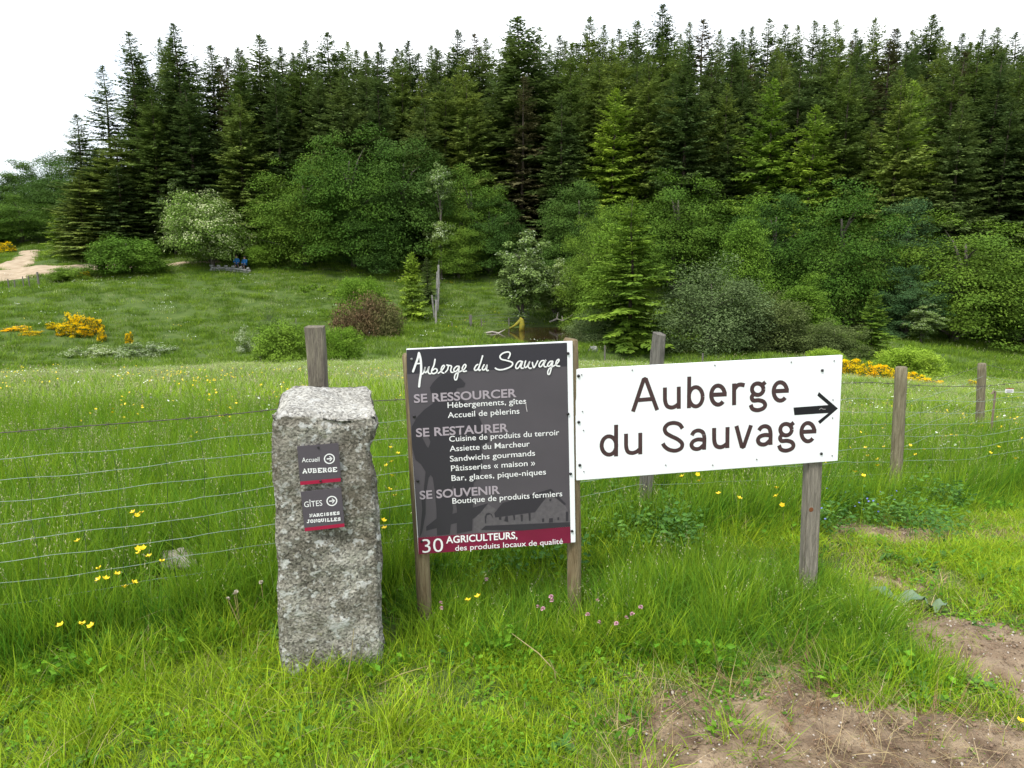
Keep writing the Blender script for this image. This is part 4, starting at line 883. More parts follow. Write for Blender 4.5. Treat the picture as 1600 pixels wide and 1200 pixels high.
# --- broadleaf belt at the foot of the wood and single shrubs
BL = [
 ('beech', 0, 'beech_tree', 470, 75, 248, 165, 'dark green spreading beech at the left end of the belt, skirts touching the bank', 'tree'),
 ('beech', 1, 'beech_tree', 545, 74, 203, 185, 'tallest beech of the belt, its round top lighter green against the spruces', 'tree'),
 ('beech', 2, 'beech_tree', 630, 75, 208, 165, 'dark beech between the tallest beech and the slender white flowering rowan', 'tree'),
 ('beech', 2, 'beech_tree', 585, 72.5, 300, 120, 'lower beech standing in front of the tallest one, above the small round bush', 'tree'),
 ('beech', 0, 'beech_tree', 735, 75, 262, 120, 'beech right behind the slender white flowering rowan', 'tree'),
 ('beech', 2, 'beech_tree', 765, 74, 300, 110, 'dark low beech left of the grey green whitebeam by the pond', 'tree'),
 ('beech', 1, 'beech_tree', 715, 72.5, 335, 95, 'small dark beech over the grassy bank behind the netting', 'tree'),
 ('beech', 2, 'beech_tree', 905, 72, 275, 125, 'shadowy beech behind and right of the grey green whitebeam', 'tree'),
 ('beech', 1, 'beech_tree', 1060, 70, 268, 185, 'broad beech behind the tall bright conifer in the middle of the belt', 'tree'),
 ('beech', 2, 'beech_tree', 1215, 62, 292, 160, 'dark beech behind the pale tipped pine', 'tree'),
 ('beech', 0, 'beech_tree', 1318, 57, 290, 205, 'large domed beech standing left of the biggest one at right', 'tree'),
 ('mixed', 0, 'broadleaf_tree', 1425, 60, 310, 110, 'blue green tree rising between the two large domed beeches', 'tree'),
 ('beech', 1, 'beech_tree', 1512, 54, 335, 240, 'biggest beech at the right, its skirts over the dark meadow', 'tree'),
 ('beech', 2, 'beech_tree', 1620, 55, 375, 150, 'beech cut by the right edge of the picture', 'tree'),
 ('mixed', 0, 'broadleaf_tree', 1425, 52, 415, 110, 'blue green small leaved tree at the left skirt of the biggest beech', 'tree'),
 ('beech', 0, 'beech_tree', 930, 58, 330, 110, 'rounded mid green tree left of the tall bright conifer', 'tree'),
 ('mixed', 1, 'broadleaf_tree', 960, 54, 325, 120, 'fresh green tree close behind the tall bright conifer', 'tree'),
 ('beech', 2, 'beech_tree', 880, 66, 400, 110, 'dark bush like beech over the right end of the pond', 'tree'),
 ('rowan', 0, 'rowan_tree', 686, 71, 254, 44, 'slender rowan with white blossom at its top, in front of the dark beeches', 'tree'),
 ('rowan', 1, 'rowan_tree', 689, 71, 344, 44, 'short rowan with white blossom just above the netting', 'tree'),
 ('whitebeam', 0, 'whitebeam_tree', 815, 60.5, 362, 88, 'grey green whitebeam leaning over the pond', 'tree'),
 ('whitebeam', 0, 'whitebeam_tree', 868, 62, 405, 58, 'thin half bare whitebeam beside the leaning one at the pond', 'tree'),
 ('lightspruce', 0, 'spruce_tree', 992, 46, 308, 172, 'tall bright green spruce with irregular boughs in the middle, trunk bare at the foot', 'tree'),
 ('mixed', 1, 'pine_tree', 1172, 50, 316, 125, 'pointed pine with pale yellowish tips right of the grey willow', 'tree'),
 ('willow', 0, 'willow_bush', 1112, 45, 412, 190, 'large grey green willow thicket behind the white board', 'bush'),
 ('willow', 0, 'willow_bush', 937, 47, 483, 100, 'small grey willow at the right bank of the pond', 'bush'),
 ('willow', 1, 'willow_bush', 1205, 46, 455, 130, 'olive willow joining the grey thicket on its right', 'bush'),
 ('willow', 1, 'willow_bush', 1305, 43, 500, 105, 'olive grey rounded bush right above the end of the white board', 'bush'),
 ('mixed', 1, 'broadleaf_tree', 1262, 48, 432, 130, 'fresh green bushy tree behind the olive grey rounded bush', 'tree'),
 ('lightspruce', 1, 'spruce_tree', 1368, 44, 452, 72, 'young fresh green spruce left of the biggest beech', 'tree'),
 ('round', 0, 'broadleaf_bush', 1424, 34, 537, 100, 'bright green round bush above the yellow broom at right', 'bush'),
 ('round', 0, 'broadleaf_bush', 1292, 37, 540, 60, 'light green bush peeping over the right end of the white board', 'bush'),
 ('round', 1, 'broadleaf_bush', 195, 69, 363, 112, 'dense round hazel beside the dirt track at left', 'bush'),
 ('round', 1, 'broadleaf_bush', 112, 68, 414, 72, 'low dark bush left of the dense round hazel', 'bush'),
 ('hawthorn', 0, 'hawthorn_tree', 325, 73, 293, 130, 'white flowering tree with a leaning trunk above the low stone wall', 'tree'),
 ('whitebeam', 0, 'rowan_tree', 265, 79, 280, 50, 'pale slender tree just left of the white flowering one', 'tree'),
 ('round', 1, 'broadleaf_bush', 405, 74, 378, 60, 'low green bush behind the two walkers in blue', 'bush'),
 ('round', 1, 'broadleaf_bush', 434, 36.5, 492, 84, 'round clipped looking bush left of the pillar post', 'bush'),
 ('willow', 0, 'willow_bush', 424, 41, 488, 52, 'pale willow tuft behind the round bush', 'bush'),
 ('round', 0, 'broadleaf_bush', 532, 38, 503, 66, 'loose bush just right of the pillar post', 'bush'),
 ('round', 0, 'broadleaf_bush', 561, 57, 424, 72, 'fresh green bush standing above the brown twiggy one', 'bush'),
 ('twiggy', 0, 'twiggy_bush', 567, 52, 466, 112, 'brown twiggy willow, wide and low, right above the pillar', 'bush'),
 ('smallspruce', 0, 'spruce_tree', 644, 59, 396, 58, 'small bright christmas tree like spruce alone on the bank', 'tree'),
 ('darkspruce', 0, 'spruce_tree', 668, 63, 402, 40, 'small dull green spruce behind the small bright one', 'tree'),
 ('lightspruce', 1, 'spruce_tree', 88, 82, 325, 55, 'young light green spruce at the left corner of the wood', 'tree'),
 ('whiteshrub', 0, 'flowering_shrub', 118, 45.5, 545, 52, 'white flowering shrub, left end of the low creeping row', 'shrub'),
 ('whiteshrub', 0, 'flowering_shrub', 158, 46, 541, 60, 'white flowering shrub, second of the low creeping row', 'shrub'),
 ('whiteshrub', 0, 'flowering_shrub', 202, 46.3, 538, 62, 'white flowering shrub, third of the low creeping row', 'shrub'),
 ('whiteshrub', 0, 'flowering_shrub', 245, 46.6, 536, 56, 'white flowering shrub, right end of the low creeping row', 'shrub'),
 ('whiteshrub', 0, 'flowering_shrub', 381, 47, 513, 34, 'small white flowering shrub just left of the round bush', 'shrub'),
 ('broom', 0, 'broom_bush', 28, 50, 512, 46, 'yellow broom nearest the left edge', 'bush'), ('broom', 1, 'broom_bush', 48, 49, 518, 34, 'small yellow broom second from the left edge', 'bush'),
 ('broom', 1, 'broom_bush', 82, 51, 503, 26, 'little yellow broom between the left clumps', 'bush'), ('broom', 1, 'broom_bush', 116, 51, 488, 44, 'tallest yellow broom of the left slope', 'bush'),
 ('broom', 0, 'broom_bush', 106, 50, 506, 40, 'yellow broom at the foot of the tallest left one', 'bush'), ('broom', 0, 'broom_bush', 128, 50.3, 508, 30, 'yellow broom touching the tallest left one on its right', 'bush'),
 ('broom', 0, 'broom_bush', 147, 51, 498, 24, 'small yellow broom on the right of the left clumps', 'bush'), ('broom', 1, 'broom_bush', 157, 50, 511, 14, 'tiny round yellow broom at the right end of the left clumps', 'bush'),
 ('broom', 0, 'broom_bush', 201, 50, 520, 13, 'tiny yellow broom alone on the left meadow', 'bush'), ('broom', 0, 'broom_bush', 132, 68, 425, 20, 'yellow tinged broom by the dense round hazel', 'bush'),
 ('broom', 0, 'broom_bush', 9, 88, 379, 26, 'distant yellow broom by the track at the left edge', 'bush'),
]
for i, (px, pyt, Yd, wp) in enumerate([(1328, 562, 33, 50), (1352, 566, 32, 44), (1376, 571, 31, 46), (1398, 577, 30, 42), (1418, 582, 29, 42), (1438, 587, 28, 40), (1456, 593, 27, 36), (1472, 600, 26, 26), (1519, 604, 27, 16)]):
    BL.append(('broom', i, 'broom_bush', px, Yd, pyt, wp, 'yellow broom right of the white board, %s' % ['touching the board', 'second from the board', 'third from the board', 'behind the round post', 'just right of the round post', 'under the bright round bush', 'second last before the gap', 'last of the bank', 'small one by the far round post'][i], 'bush'))
for k, (px, py) in enumerate([(487, 452), (505, 455), (523, 462), (602, 470), (472, 456)]): BL.append(('herb', 0, 'leafy_herb', px, G(px, py, 0, 40).y, py - 10, 18, 'low leafy plant on the bank under the beeches, %s' % ['second from its left end', 'in the middle', 'left of the fresh bush', 'right of the fresh bush', 'at its left end'][k], 'plant'))
for kind, var, nm, px, Yd, top, wp, lab, cat in BL:
    grp = {'beech_tree': 'beeches along the foot of the wood', 'broom_bush': 'yellow broom bushes', 'flowering_shrub': 'low white flowering shrubs'}.get(nm)
    plant_px(kind, var, nm, px, Yd, top, wp, lab, cat, grp, rot=(0.0 if kind in ('whitebeam', 'hawthorn') else None), sink=.15)
plant_px('whitebeam', 0, 'elder_bush', 1445, 50, 470, 60, 'pale leaved elder at the left foot of the biggest beech', 'bush')

# --- spruces: named tips on the skyline, then the wood behind the belt
SK = [(205, 84, 50, 70, 'tallest spruce at the open left end of the wood, its boughs fringed against the sky'), (224, 88, 84, 50, 'thin spruce just right of the tallest left one'), (281, 84, 40, 78, 'broad tall spruce second from the left end of the wood'), (262, 90, 62, 60, 'spruce half behind the broad tall one'),
      (120, 83, 178, 60, 'short dark spruce standing alone at the left end of the skyline'), (150, 82, 232, 78, 'low spruce right of the short dark one'), (182, 80, 215, 80, 'low spruce under the tallest left one'), (330, 94, 72, 62, 'dark spruce in the third gap of the left skyline'), (357, 90, 85, 54, 'thin dark spruce on the left skyline'),
      (400, 88, 56, 80, 'big spruce above the left end of the beech belt'), (440, 96, 74, 58, None), (475, 98, 66, 58, None), (512, 90, 50, 80, 'broad topped spruce above the tallest beech'), (538, 100, 66, 52, None), (561, 98, 78, 50, None), (592, 98, 66, 52, 'narrow pointed spruce above the dark beech'), (640, 98, 66, 58, None), (620, 104, 78, 50, None),
      (672, 104, 72, 55, None), (706, 100, 48, 56, 'spruce tip standing above the slender flowering rowan'), (735, 102, 52, 50, None), (763, 106, 58, 50, None), (810, 86, 24, 118, 'very tall open boughed spruce in the middle of the skyline'), (786, 104, 55, 46, None), (845, 108, 56, 50, None), (878, 110, 55, 50, None), (912, 106, 27, 56, 'thin spruce tip left of the highest one'),
      (938, 112, 42, 46, None), (968, 112, 45, 50, None), (990, 104, 34, 70, 'dense topped spruce close to the left of the highest one'), (1045, 106, 3, 66, 'highest spruce of the whole skyline'), (1077, 112, 38, 46, None), (1101, 106, 28, 60, 'spruce tip right of the highest one'), (1127, 114, 46, 46, None), (1155, 116, 44, 50, None), (1181, 114, 38, 44, None),
      (1198, 110, 30, 52, None), (1229, 116, 38, 50, None), (1250, 118, 40, 46, None), (1270, 116, 34, 46, None), (1290, 118, 40, 44, None), (1312, 114, 33, 50, None), (1340, 118, 44, 46, None), (1368, 112, 28, 56, None), (1394, 118, 46, 44, None), (1409, 118, 45, 44, None), (1430, 116, 46, 44, None), (1457, 106, 22, 70, 'high dark spruce above the biggest beech'), (1481, 114, 40, 50, None),
      (1510, 112, 50, 50, None), (1540, 112, 46, 54, None), (1567, 110, 43, 60, 'spruce near the right end of the skyline'), (1592, 110, 49, 50, None), (1620, 110, 44, 60, None), (1650, 108, 50, 60, None)]
for px, top in ((306, 98), (343, 104), (378, 92), (421, 88), (458, 92), (494, 84), (528, 86), (577, 92), (608, 90), (655, 84), (690, 80), (722, 78), (750, 74), (830, 70), (895, 66)): SK.append((px, 97 + px % 7, top, 60, None))
GRP = 'spruces packed in the hillside wood'
placed = []
LMK = [(230, 'the low spruces at the left end'), (330, 'the white flowering tree'), (440, 'the two walkers in blue'), (560, 'the tallest beech'), (660, 'the dark beech beside the rowan'), (760, 'the slender rowan'), (860, 'the leaning whitebeam'), (960, 'the right end of the pond'), (1060, 'the bright conifer'), (1150, 'the grey willow thicket'), (1250, 'the pale tipped pine'), (1370, 'the large domed beech'), (1470, 'the blue green tree'), (9999, 'the biggest beech')]
def lmk(x, y):
    px = 800 + 1156 * x / y
    return next(n for e, n in LMK if px < e)
SKL = ['over the beeches at left', 'left of the very tall one', 'left of the highest one', 'above the bright conifer', 'above the domed beech', 'toward the right end']
for i, (px, Yd, top, wp, lab) in enumerate(SK):
    lb_ = lab or 'dark spruce in the even skyline of the wood, above ' + next(n for e, n in LMK if px < e)
    t = plant_px('spruce' if i % 4 or px == 810 else 'darkspruce', i, 'spruce_tree', px, Yd, top, wp * 1.8 + 24, lb_, 'tree', lb_.replace('spruce', 'spruces', 1) if lab is None else None, sink=.2)
    placed.append((t.location.x, t.location.y))
# lit spruces standing forward in the wood
for i, (px, Yd, top, wp, kd, lab) in enumerate([(660, 80, 155, 110, 'spruce', 'spruce behind the slender flowering rowan, boughs yellowish'), (735, 82, 120, 110, 'spruce', 'spruce left of the very tall open boughed one'), (960, 78, 140, 120, 'lightspruce', 'bright green spruce above the tall bright conifer'),
        (1205, 74, 125, 125, 'lightspruce', 'bright spruce second from the right of the front row'), (1272, 70, 165, 120, 'lightspruce', 'bright green spruce just above the large domed beech'), (880, 78, 150, 100, 'spruce', 'mid green spruce between the very tall one and the pond'), (1075, 80, 115, 120, 'spruce', 'broad spruce over the middle beech'),
        (1430, 70, 130, 130, 'lightspruce', 'yellowish spruce behind the two large domed beeches'), (1365, 76, 190, 110, 'spruce', 'spruce filling the gap above the blue green tree'), (1500, 68, 180, 130, 'spruce', 'spruce above the biggest beech, drooping boughs'), (1575, 66, 155, 120, 'spruce', 'large spruce near the right edge, behind the biggest beech'),
        (235, 80, 140, 100, 'spruce', 'spruce whose boughs hang behind the dense round hazel'), (300, 80, 130, 105, 'spruce', 'spruce rising behind the white flowering tree'), (370, 80, 150, 100, 'spruce', 'spruce behind the two walkers in blue'), (430, 82, 110, 100, 'spruce', 'spruce over the left end of the beech belt, mid green'), (1140, 76, 210, 100, 'spruce', 'spruce right behind the pale tipped pine'),
        (120, 79, 270, 90, 'spruce', 'low spruce over the fork of the track'), (185, 77, 260, 95, 'spruce', 'low spruce behind the dense round hazel')]):
    t = plant_px(kd, i, 'spruce_tree', px, Yd, top, wp * 1.25, lab, 'tree', sink=.2); placed.append((t.location.x, t.location.y))
# the rest of the wood
front = np.array([(-75, 101), (-52, 88), (-44, 84), (-30, 79), (-18, 78), (0, 78), (14, 76), (22, 72), (30, 66), (45, 60), (60, 60), (95, 62)])
g = np.random.default_rng(5); n_ = 0; tries = 0
while n_ < 203 and tries < 20000:
    tries += 1
    Yd = g.uniform(60, 122); x = g.uniform(-46, 92)
    if Yd < np.interp(x, front[:, 0], front[:, 1]) + 1 or abs(x) > .80 * Yd + 6 or Yd > np.interp(x, [-60, -40, 0, 30], [98, 104, 112, 120]): continue
    if x < -.5 * Yd and Yd > 92: continue
    if min(((x - a) ** 2 + (Yd - c) ** 2 for a, c in placed), default=99) < 13.5: continue
    z = g1(x, Yd); h = g.uniform(18, 24)
    lim = np.interp(x / Yd, [-.75, -.6, -.55, -.5, -.3, 0, .2, .7], [.16, .12, .17, .28, .252, .262, .275, .262]) # stay below the skyline
    h = min(h, 1.6 + lim * Yd - z)
    if h < 8: continue
    placed.append((x, Yd)); n_ += 1
    plant('spruce' if g.random() < .8 else 'darkspruce', int(g.integers(0, 9)), 'spruce_tree', (x, Yd, z - .2), h, g.uniform(7.6, 10.2), g.uniform(0, 6.28), lb_ := '%s spruce %s the wood, above %s' % ('small' if h < 16 else 'tall' if h > 21 else 'middling', 'near the ridge of' if Yd > 103 else 'halfway up' if Yd > 86 else 'low in', lmk(x, Yd)), 'tree', lb_.replace('spruce ', 'spruces ', 1))
# the wood and its edge go on outside the frame on the left
for px, Yd, top, wp, lab in [(-110, 98, 300, 110, 'rounded tree outside the frame, nearest its left edge'), (-190, 100, 285, 120, 'rounded tree outside the frame, second from its left edge'), (-280, 102, 300, 120, 'rounded tree outside the frame, third from its left edge'), (-370, 100, 290, 130, 'rounded tree outside the frame, fourth from its left edge'), (-480, 100, 280, 140, 'rounded tree outside the frame, furthest to the left')]:
    plant_px('beech', 2 if px % 20 else 0, 'broadleaf_tree', px, Yd, top, wp, lab, 'tree', sink=.2)
# hazy broadleaf trees at the far left
for px, Yd, top, wp, lab in [(12, 110, 268, 90, 'dark rounded tree at the far left edge of the skyline'), (48, 112, 243, 95, 'dark rounded tree second on the far left skyline'), (92, 108, 232, 90, 'dark tree joining the far left trees to the spruces'), (-30, 108, 285, 100, 'dark tree cut by the left edge, lowest of the far group'),
                             (28, 96, 305, 100, 'lighter green round tree in front of the far left trees, above the track'), (70, 104, 275, 85, 'dark tree over the top of the dirt track'), (-25, 98, 320, 90, 'lighter green tree cut by the left edge above the track'), (138, 96, 225, 90, 'rounded dark tree behind the short dark spruce')]:
    plant_px('beech', 1 if 'lighter' in lab else 2, 'broadleaf_tree', px, Yd, top, wp * 1.15, lab, 'tree', sink=.2)
# ------------------------------------------------------------------ grass and flowers (uncountable ground cover: scattered instances)
def grassmat(name, c, c2, trans=.42):
    m = mat(name, c, .65, c2, 2.2, 3, spec=.22, island=.32, trans=trans, ramp=(.35, .65)); return m
M_gtall = grassmat('tall_grass', (.19, .335, .016), (.27, .41, .026))
M_gdeep = grassmat('deep_green_grass', (.10, .250, .016), (.15, .30, .024))
M_gshort = grassmat('short_grass', (.29, .44, .018), (.38, .48, .03))
M_gpale = grassmat('seeding_grass', (.37, .45, .15), (.50, .55, .27))
M_gstraw = grassmat('dry_straw', (.40, .31, .15), (.50, .41, .24), .2)
M_clover = grassmat('clover_leaves', (.14, .34, .022), (.20, .40, .032))
M_weed = grassmat('dark_weed_leaves', (.07, .18, .028), (.11, .23, .04), .25)
M_fyel = mat('buttercup_petal', (.78, .56, .01), .35, spec=.4); M_fwh = mat('white_petal', (.66, .70, .58), .7); M_fpink = mat('clover_pink', (.55, .26, .34), .8, (.66, .42, .48), 200, 2); M_fblue = mat('blue_petal', (.16, .18, .50), .7)
M_heads = mat('grass_seed_heads', (.27, .29, .13), .9, (.36, .33, .19), 2, 3, island=.3)
M_brn = mat('brown_stalk', (.17, .10, .05), .9, (.24, .15, .08), 5, 3, island=.3)
def blades(g, n, rad, hmin, hmax, wd, bend, seg=3, lean=.25):
    a = g.uniform(0, 6.283, n); r = rad * np.sqrt(g.random(n)); bx, by = np.cos(a) * r, np.sin(a) * r
    h = g.uniform(hmin, hmax, n); ba = a + g.normal(size=n) * 1.0; bn = bend * g.uniform(.25, 1.4, n); ws = wd * g.uniform(.6, 1.3, n)
    fa = g.uniform(0, 6.283, n); V = np.zeros((n, seg * 2 + 1, 3))
    for i in range(seg + 1):
        t = i / seg; hx = bx + np.cos(ba) * h * (bn * t ** 2 + lean * bn * t); hy = by + np.sin(ba) * h * (bn * t ** 2 + lean * bn * t); hz = h * (t - .28 * bn * t ** 2.2)
        w_ = ws * .5 * (1 - t) ** .55; sx, sy = -np.sin(fa), np.cos(fa)
        if i < seg: V[:, 2 * i] = np.stack([hx + sx * w_, hy + sy * w_, hz], 1); V[:, 2 * i + 1] = np.stack([hx - sx * w_, hy - sy * w_, hz], 1)
        else: V[:, 2 * seg] = np.stack([hx, hy, hz], 1)
    k = seg * 2 + 1; b = np.arange(n)[:, None] * k
    F4 = np.concatenate([b + np.array([[2 * i, 2 * i + 1, 2 * i + 3, 2 * i + 2]]) for i in range(seg - 1)]) if seg > 1 else None
    F3 = b + np.array([[2 * seg - 2, 2 * seg - 1, 2 * seg]])
    return V.reshape(-1, 3), F4, F3
def clump(name, parts):
    "parts: list of (V, F4, F3, material)"
    Vs = []; F4s = []; F3s = []; m4 = []; m3 = []; mats = []; o = 0
    for V, F4, F3, m in parts:
        if m not in mats: mats.append(m)
        k = mats.index(m); Vs.append(V)
        if F4 is not None and len(F4): F4s.append(F4 + o); m4 += [k] * len(F4)
        if F3 is not None and len(F3): F3s.append(F3 + o); m3 += [k] * len(F3)
        o += len(V)
    fs = ([np.concatenate(F4s)] if F4s else []) + ([np.concatenate(F3s)] if F3s else [])
    return mesh_np(name, np.concatenate(Vs), fs, mats, False, m4 + m3)
def leafset(g, n, rad, hmin, hmax, ls, ratio=.6, up=.5):
    a = g.uniform(0, 6.283, n); r = rad * np.sqrt(g.random(n)); C = np.stack([np.cos(a) * r, np.sin(a) * r, g.uniform(hmin, hmax, n)], 1)
    D = np.stack([np.cos(a + g.normal(size=n)), np.sin(a + g.normal(size=n)), g.uniform(-.4, up, n)], 1); N = np.array([0, 0, 1.]) + g.normal(size=(n, 3)) * .45
    L = g.uniform(.6, 1.3, n) * ls; D = nrm(D); Sd = nrm(np.cross(D, N)); W = L * ratio; L, W = L[:, None], W[:, None]; Nn = np.cross(Sd, D)
    V = np.stack([C - D * L * .5, C + Sd * W * .5 + Nn * W * .15, C + D * L * .5, C - Sd * W * .5 + Nn * W * .15], 1).reshape(-1, 3)
    return V, np.arange(n * 4).reshape(n, 4), None
def spikes(g, n, rad, h0, h1, r0, r1):
    "seed heads on thin stems"
    Vs, F4, F3 = blades(g, n, rad, h0, h1, r0, .18, 3); k = 7; tip = Vs.reshape(n, k, 3)[:, -1]; out = []
    q = 7; C = np.repeat(tip, q, 0) - np.array([0, 0, 1]) * np.tile(np.linspace(0, .07, q), n)[:, None] + g.normal(size=(n * q, 3)) * .005
    D = np.array([0, 0, 1.]) + g.normal(size=(n * q, 3)) * .5; D = nrm(D); N = nrm(g.normal(size=(n * q, 3))); Sd = nrm(np.cross(D, N)); L, W = r1 * 3.2, r1
    V = np.stack([C - D * L * .5, C + Sd * W * .5, C + D * L * .5, C - Sd * W * .5], 1).reshape(-1, 3)
    return (Vs, F4, F3), (V, np.arange(len(C) * 4).reshape(-1, 4), None)
def protos(name, meshes):
    c = bpy.data.collections.new(name)
    for i, me in enumerate(meshes): o = bpy.data.objects.new('%s_%02d' % (name, i), me); c.objects.link(o)
    return c
def scatter(name, label, coll, pts, scl, idx, tilt=.12, zr=None, sz=None):
    n = len(pts); me = bpy.data.meshes.new(name); me.vertices.add(n); me.vertices.foreach_set('co', np.asarray(pts, np.float32).ravel())
    rot = np.stack([RNG.normal(size=n) * tilt, RNG.normal(size=n) * tilt, RNG.uniform(0, 6.283, n)], 1).astype(np.float32)
    s3 = np.stack([scl, scl, scl if sz is None else sz], 1).astype(np.float32)
    for nm, ty, v in (('rot', 'FLOAT_VECTOR', rot), ('scl', 'FLOAT_VECTOR', s3)):
        a = me.attributes.new(nm, ty, 'POINT'); a.data.foreach_set('vector', v.ravel())
    a = me.attributes.new('idx', 'INT', 'POINT'); a.data.foreach_set('value', np.asarray(idx, np.int32))
    o = link(name, me); tag(o, label, kind='stuff')
    ng = bpy.data.node_groups.new(name, 'GeometryNodeTree'); ng.interface.new_socket('Geometry', in_out='INPUT', socket_type='NodeSocketGeometry'); ng.interface.new_socket('Geometry', in_out='OUTPUT', socket_type='NodeSocketGeometry')
    N = ng.nodes; gi = N.new('NodeGroupInput'); go = N.new('NodeGroupOutput'); ip = N.new('GeometryNodeInstanceOnPoints'); ci = N.new('GeometryNodeCollectionInfo')
    ci.inputs['Collection'].default_value = coll; ci.inputs['Separate Children'].default_value = True; ci.inputs['Reset Children'].default_value = True
    def attr(nm, dt):
        q = N.new('GeometryNodeInputNamedAttribute'); q.data_type = dt; q.inputs['Name'].default_value = nm; return q.outputs[0]
    L = ng.links; L.new(gi.outputs[0], ip.inputs['Points']); L.new(ci.outputs[0], ip.inputs['Instance']); ip.inputs['Pick Instance'].default_value = True
    L.new(attr('idx', 'INT'), ip.inputs['Instance Index']); L.new(attr('rot', 'FLOAT_VECTOR'), ip.inputs['Rotation']); L.new(attr('scl', 'FLOAT_VECTOR'), ip.inputs['Scale']); L.new(ip.outputs[0], go.inputs[0])
    md = o.modifiers.new('scatter', 'NODES'); md.node_group = ng
    return o
g = np.random.default_rng(21)
def bl(n, rad, h0, h1, wd, bend, m, seg=3): return (*blades(g, n, rad, h0, h1, wd, bend, seg), m)
# order: 0-3 tall, 4-6 medium, 7-9 short lawn with clover, 10 weeds, 11 straw
near = [clump('tall_tuft', [bl(42, .085, .20, .38, .0046, .26, M_gtall), bl(12, .09, .22, .40, .0042, .5, M_gdeep)]), clump('tall_tuft', [bl(40, .085, .18, .36, .0050, .38, M_gdeep), bl(14, .08, .2, .34, .004, .5, M_gtall)]),
        clump('tall_tuft', [bl(40, .09, .2, .38, .0045, .35, M_gtall), *[(*q, m) for q, m in zip(spikes(g, 5, .07, .34, .5, .0016, .004), (M_gpale, M_heads))]]),
        clump('tall_tuft', [bl(34, .10, .2, .36, .0062, .7, M_gdeep), bl(4, .09, .2, .34, .0026, .9, M_gstraw)]),
        clump('medium_tuft', [bl(46, .09, .09, .19, .0042, .5, M_gtall), bl(18, .09, .08, .16, .004, .6, M_gshort)]), clump('medium_tuft', [bl(50, .09, .08, .18, .0045, .6, M_gdeep), (*leafset(g, 10, .09, .02, .09, .035), M_clover)]),
        clump('medium_tuft', [bl(46, .09, .08, .2, .0038, .5, M_gshort), bl(5, .09, .1, .2, .0022, .9, M_gstraw)]),
        clump('short_tuft', [bl(64, .09, .035, .09, .0036, .6, M_gshort, 2), (*leafset(g, 16, .09, .015, .045, .017, .8), M_clover)]), clump('short_tuft', [bl(60, .09, .03, .10, .0034, .7, M_gshort, 2), bl(10, .09, .04, .1, .0036, .6, M_gtall, 2), bl(4, .09, .03, .07, .003, .9, M_gstraw, 2)]),
        clump('short_tuft', [bl(36, .09, .03, .08, .0036, .7, M_gshort, 2), (*leafset(g, 44, .09, .01, .05, .018, .8), M_clover)]),
        clump('weed_tuft', [(*leafset(g, 80, .12, .03, .22, .034, .5), M_weed), bl(16, .1, .08, .26, .004, .5, M_gdeep)]),
        clump('straw_tuft', [bl(9, .09, .03, .09, .0022, 1.3, M_gstraw), bl(16, .09, .015, .045, .003, .9, M_gstraw, 2), bl(14, .09, .02, .06, .003, .8, M_brn, 2), bl(7, .08, .04, .1, .0032, .7, M_gshort, 2)]),
        clump('rosette', [(*leafset(g, 14, .05, .015, .04, .05, .45, .7), M_weed), bl(20, .09, .04, .1, .0036, .6, M_gshort, 2)])]
C_near = protos('near_tuft', near)
# near points
def wpt(n, y0, y1, xm=.74, pad=.8):
    Yv = np.sqrt(g.uniform(y0 * y0, y1 * y1, n)); Xv = g.uniform(-1, 1, n) * (xm * Yv + pad); return Xv, Yv
Xv, Yv = wpt(18500, 1.3, 7.2, .76, 1.3)
dm = dirt(Xv, Yv); fd = Yv - (3.75 + .45 * Xv)       # distance beyond the fence line
ns = np.sin(Xv * 2.1 + 1.7 * np.sin(Yv * 1.9)) * .5 + np.sin(Yv * 3.3 + Xv * 1.3) * .5
u = g.random(len(Xv)); idx = np.full(len(Xv), 8)
strip = wpoly([(560, 1040), (620, 1000), (700, 1010), (860, 1010), (990, 1000), (1200, 1045), (1330, 1075), (1430, 1040), (1400, 985), (1330, 960), (1290, 930), (1260, 915), (1130, 905), (1000, 935), (890, 950), (640, 950), (600, 960)])
sm = sdist(Xv, Yv, strip) + wob(Xv, Yv) * .03; pill = wpoly([(380, 1075), (620, 1075), (640, 960), (380, 960)]); pm = sdist(Xv, Yv, pill)
thick = wpoly([(920, 1010), (1330, 1040), (1330, 940), (1230, 905), (1040, 905), (930, 940)]); tm = sdist(Xv, Yv, thick)
tall = (fd > -.28 + .08 * ns) | (sm > 0)
hs = np.where(fd > .1, 1.05, np.where(fd > -.28, .92, .72)) ; hs = np.where((sm > 0) & (fd < -.3), .34 + .28 * np.clip(sm / .15, 0, 1), hs); hs = np.where((tm > 0) & (fd < -.3), .56 + .22 * np.clip(tm / .15, 0, 1) - .26 * np.exp(-((Xv - 1.25) / .22) ** 2), hs)
idx = np.where(tall, np.where(u < .42, 0, np.where(u < .72, 1, np.where(u < .86, 2, 3))), idx)
right = (Xv > 1.15) & (fd < -.28) & (sm <= 0); left = (Xv < -.15) & (fd < -.28) & (sm <= 0)
mid = ~tall & ~right & ~left
idx = np.where(~tall, np.where(u < .35, 7, np.where(u < .75, 8, 9)), idx)
idx = np.where(mid & (ns > .15), np.where(u < .5, 4, np.where(u < .8, 5, 6)), idx)
edge = ~tall & ((sm > -.12) | (fd > -.45)); idx = np.where(edge, np.where(u < .45, 4, np.where(u < .8, 5, 6)), idx)
idx = np.where(left & ~edge & (u < .12), 6, idx)
wz = [wpoly([(640, 930), (900, 930), (900, 840), (640, 840)]), wpoly([(1270, 850), (1480, 850), (1500, 770), (1270, 760)]), wpoly([(1340, 1065), (1440, 1040), (1420, 985), (1330, 1010)]), wpoly([(900, 880), (1080, 880), (1080, 800), (900, 800)])]
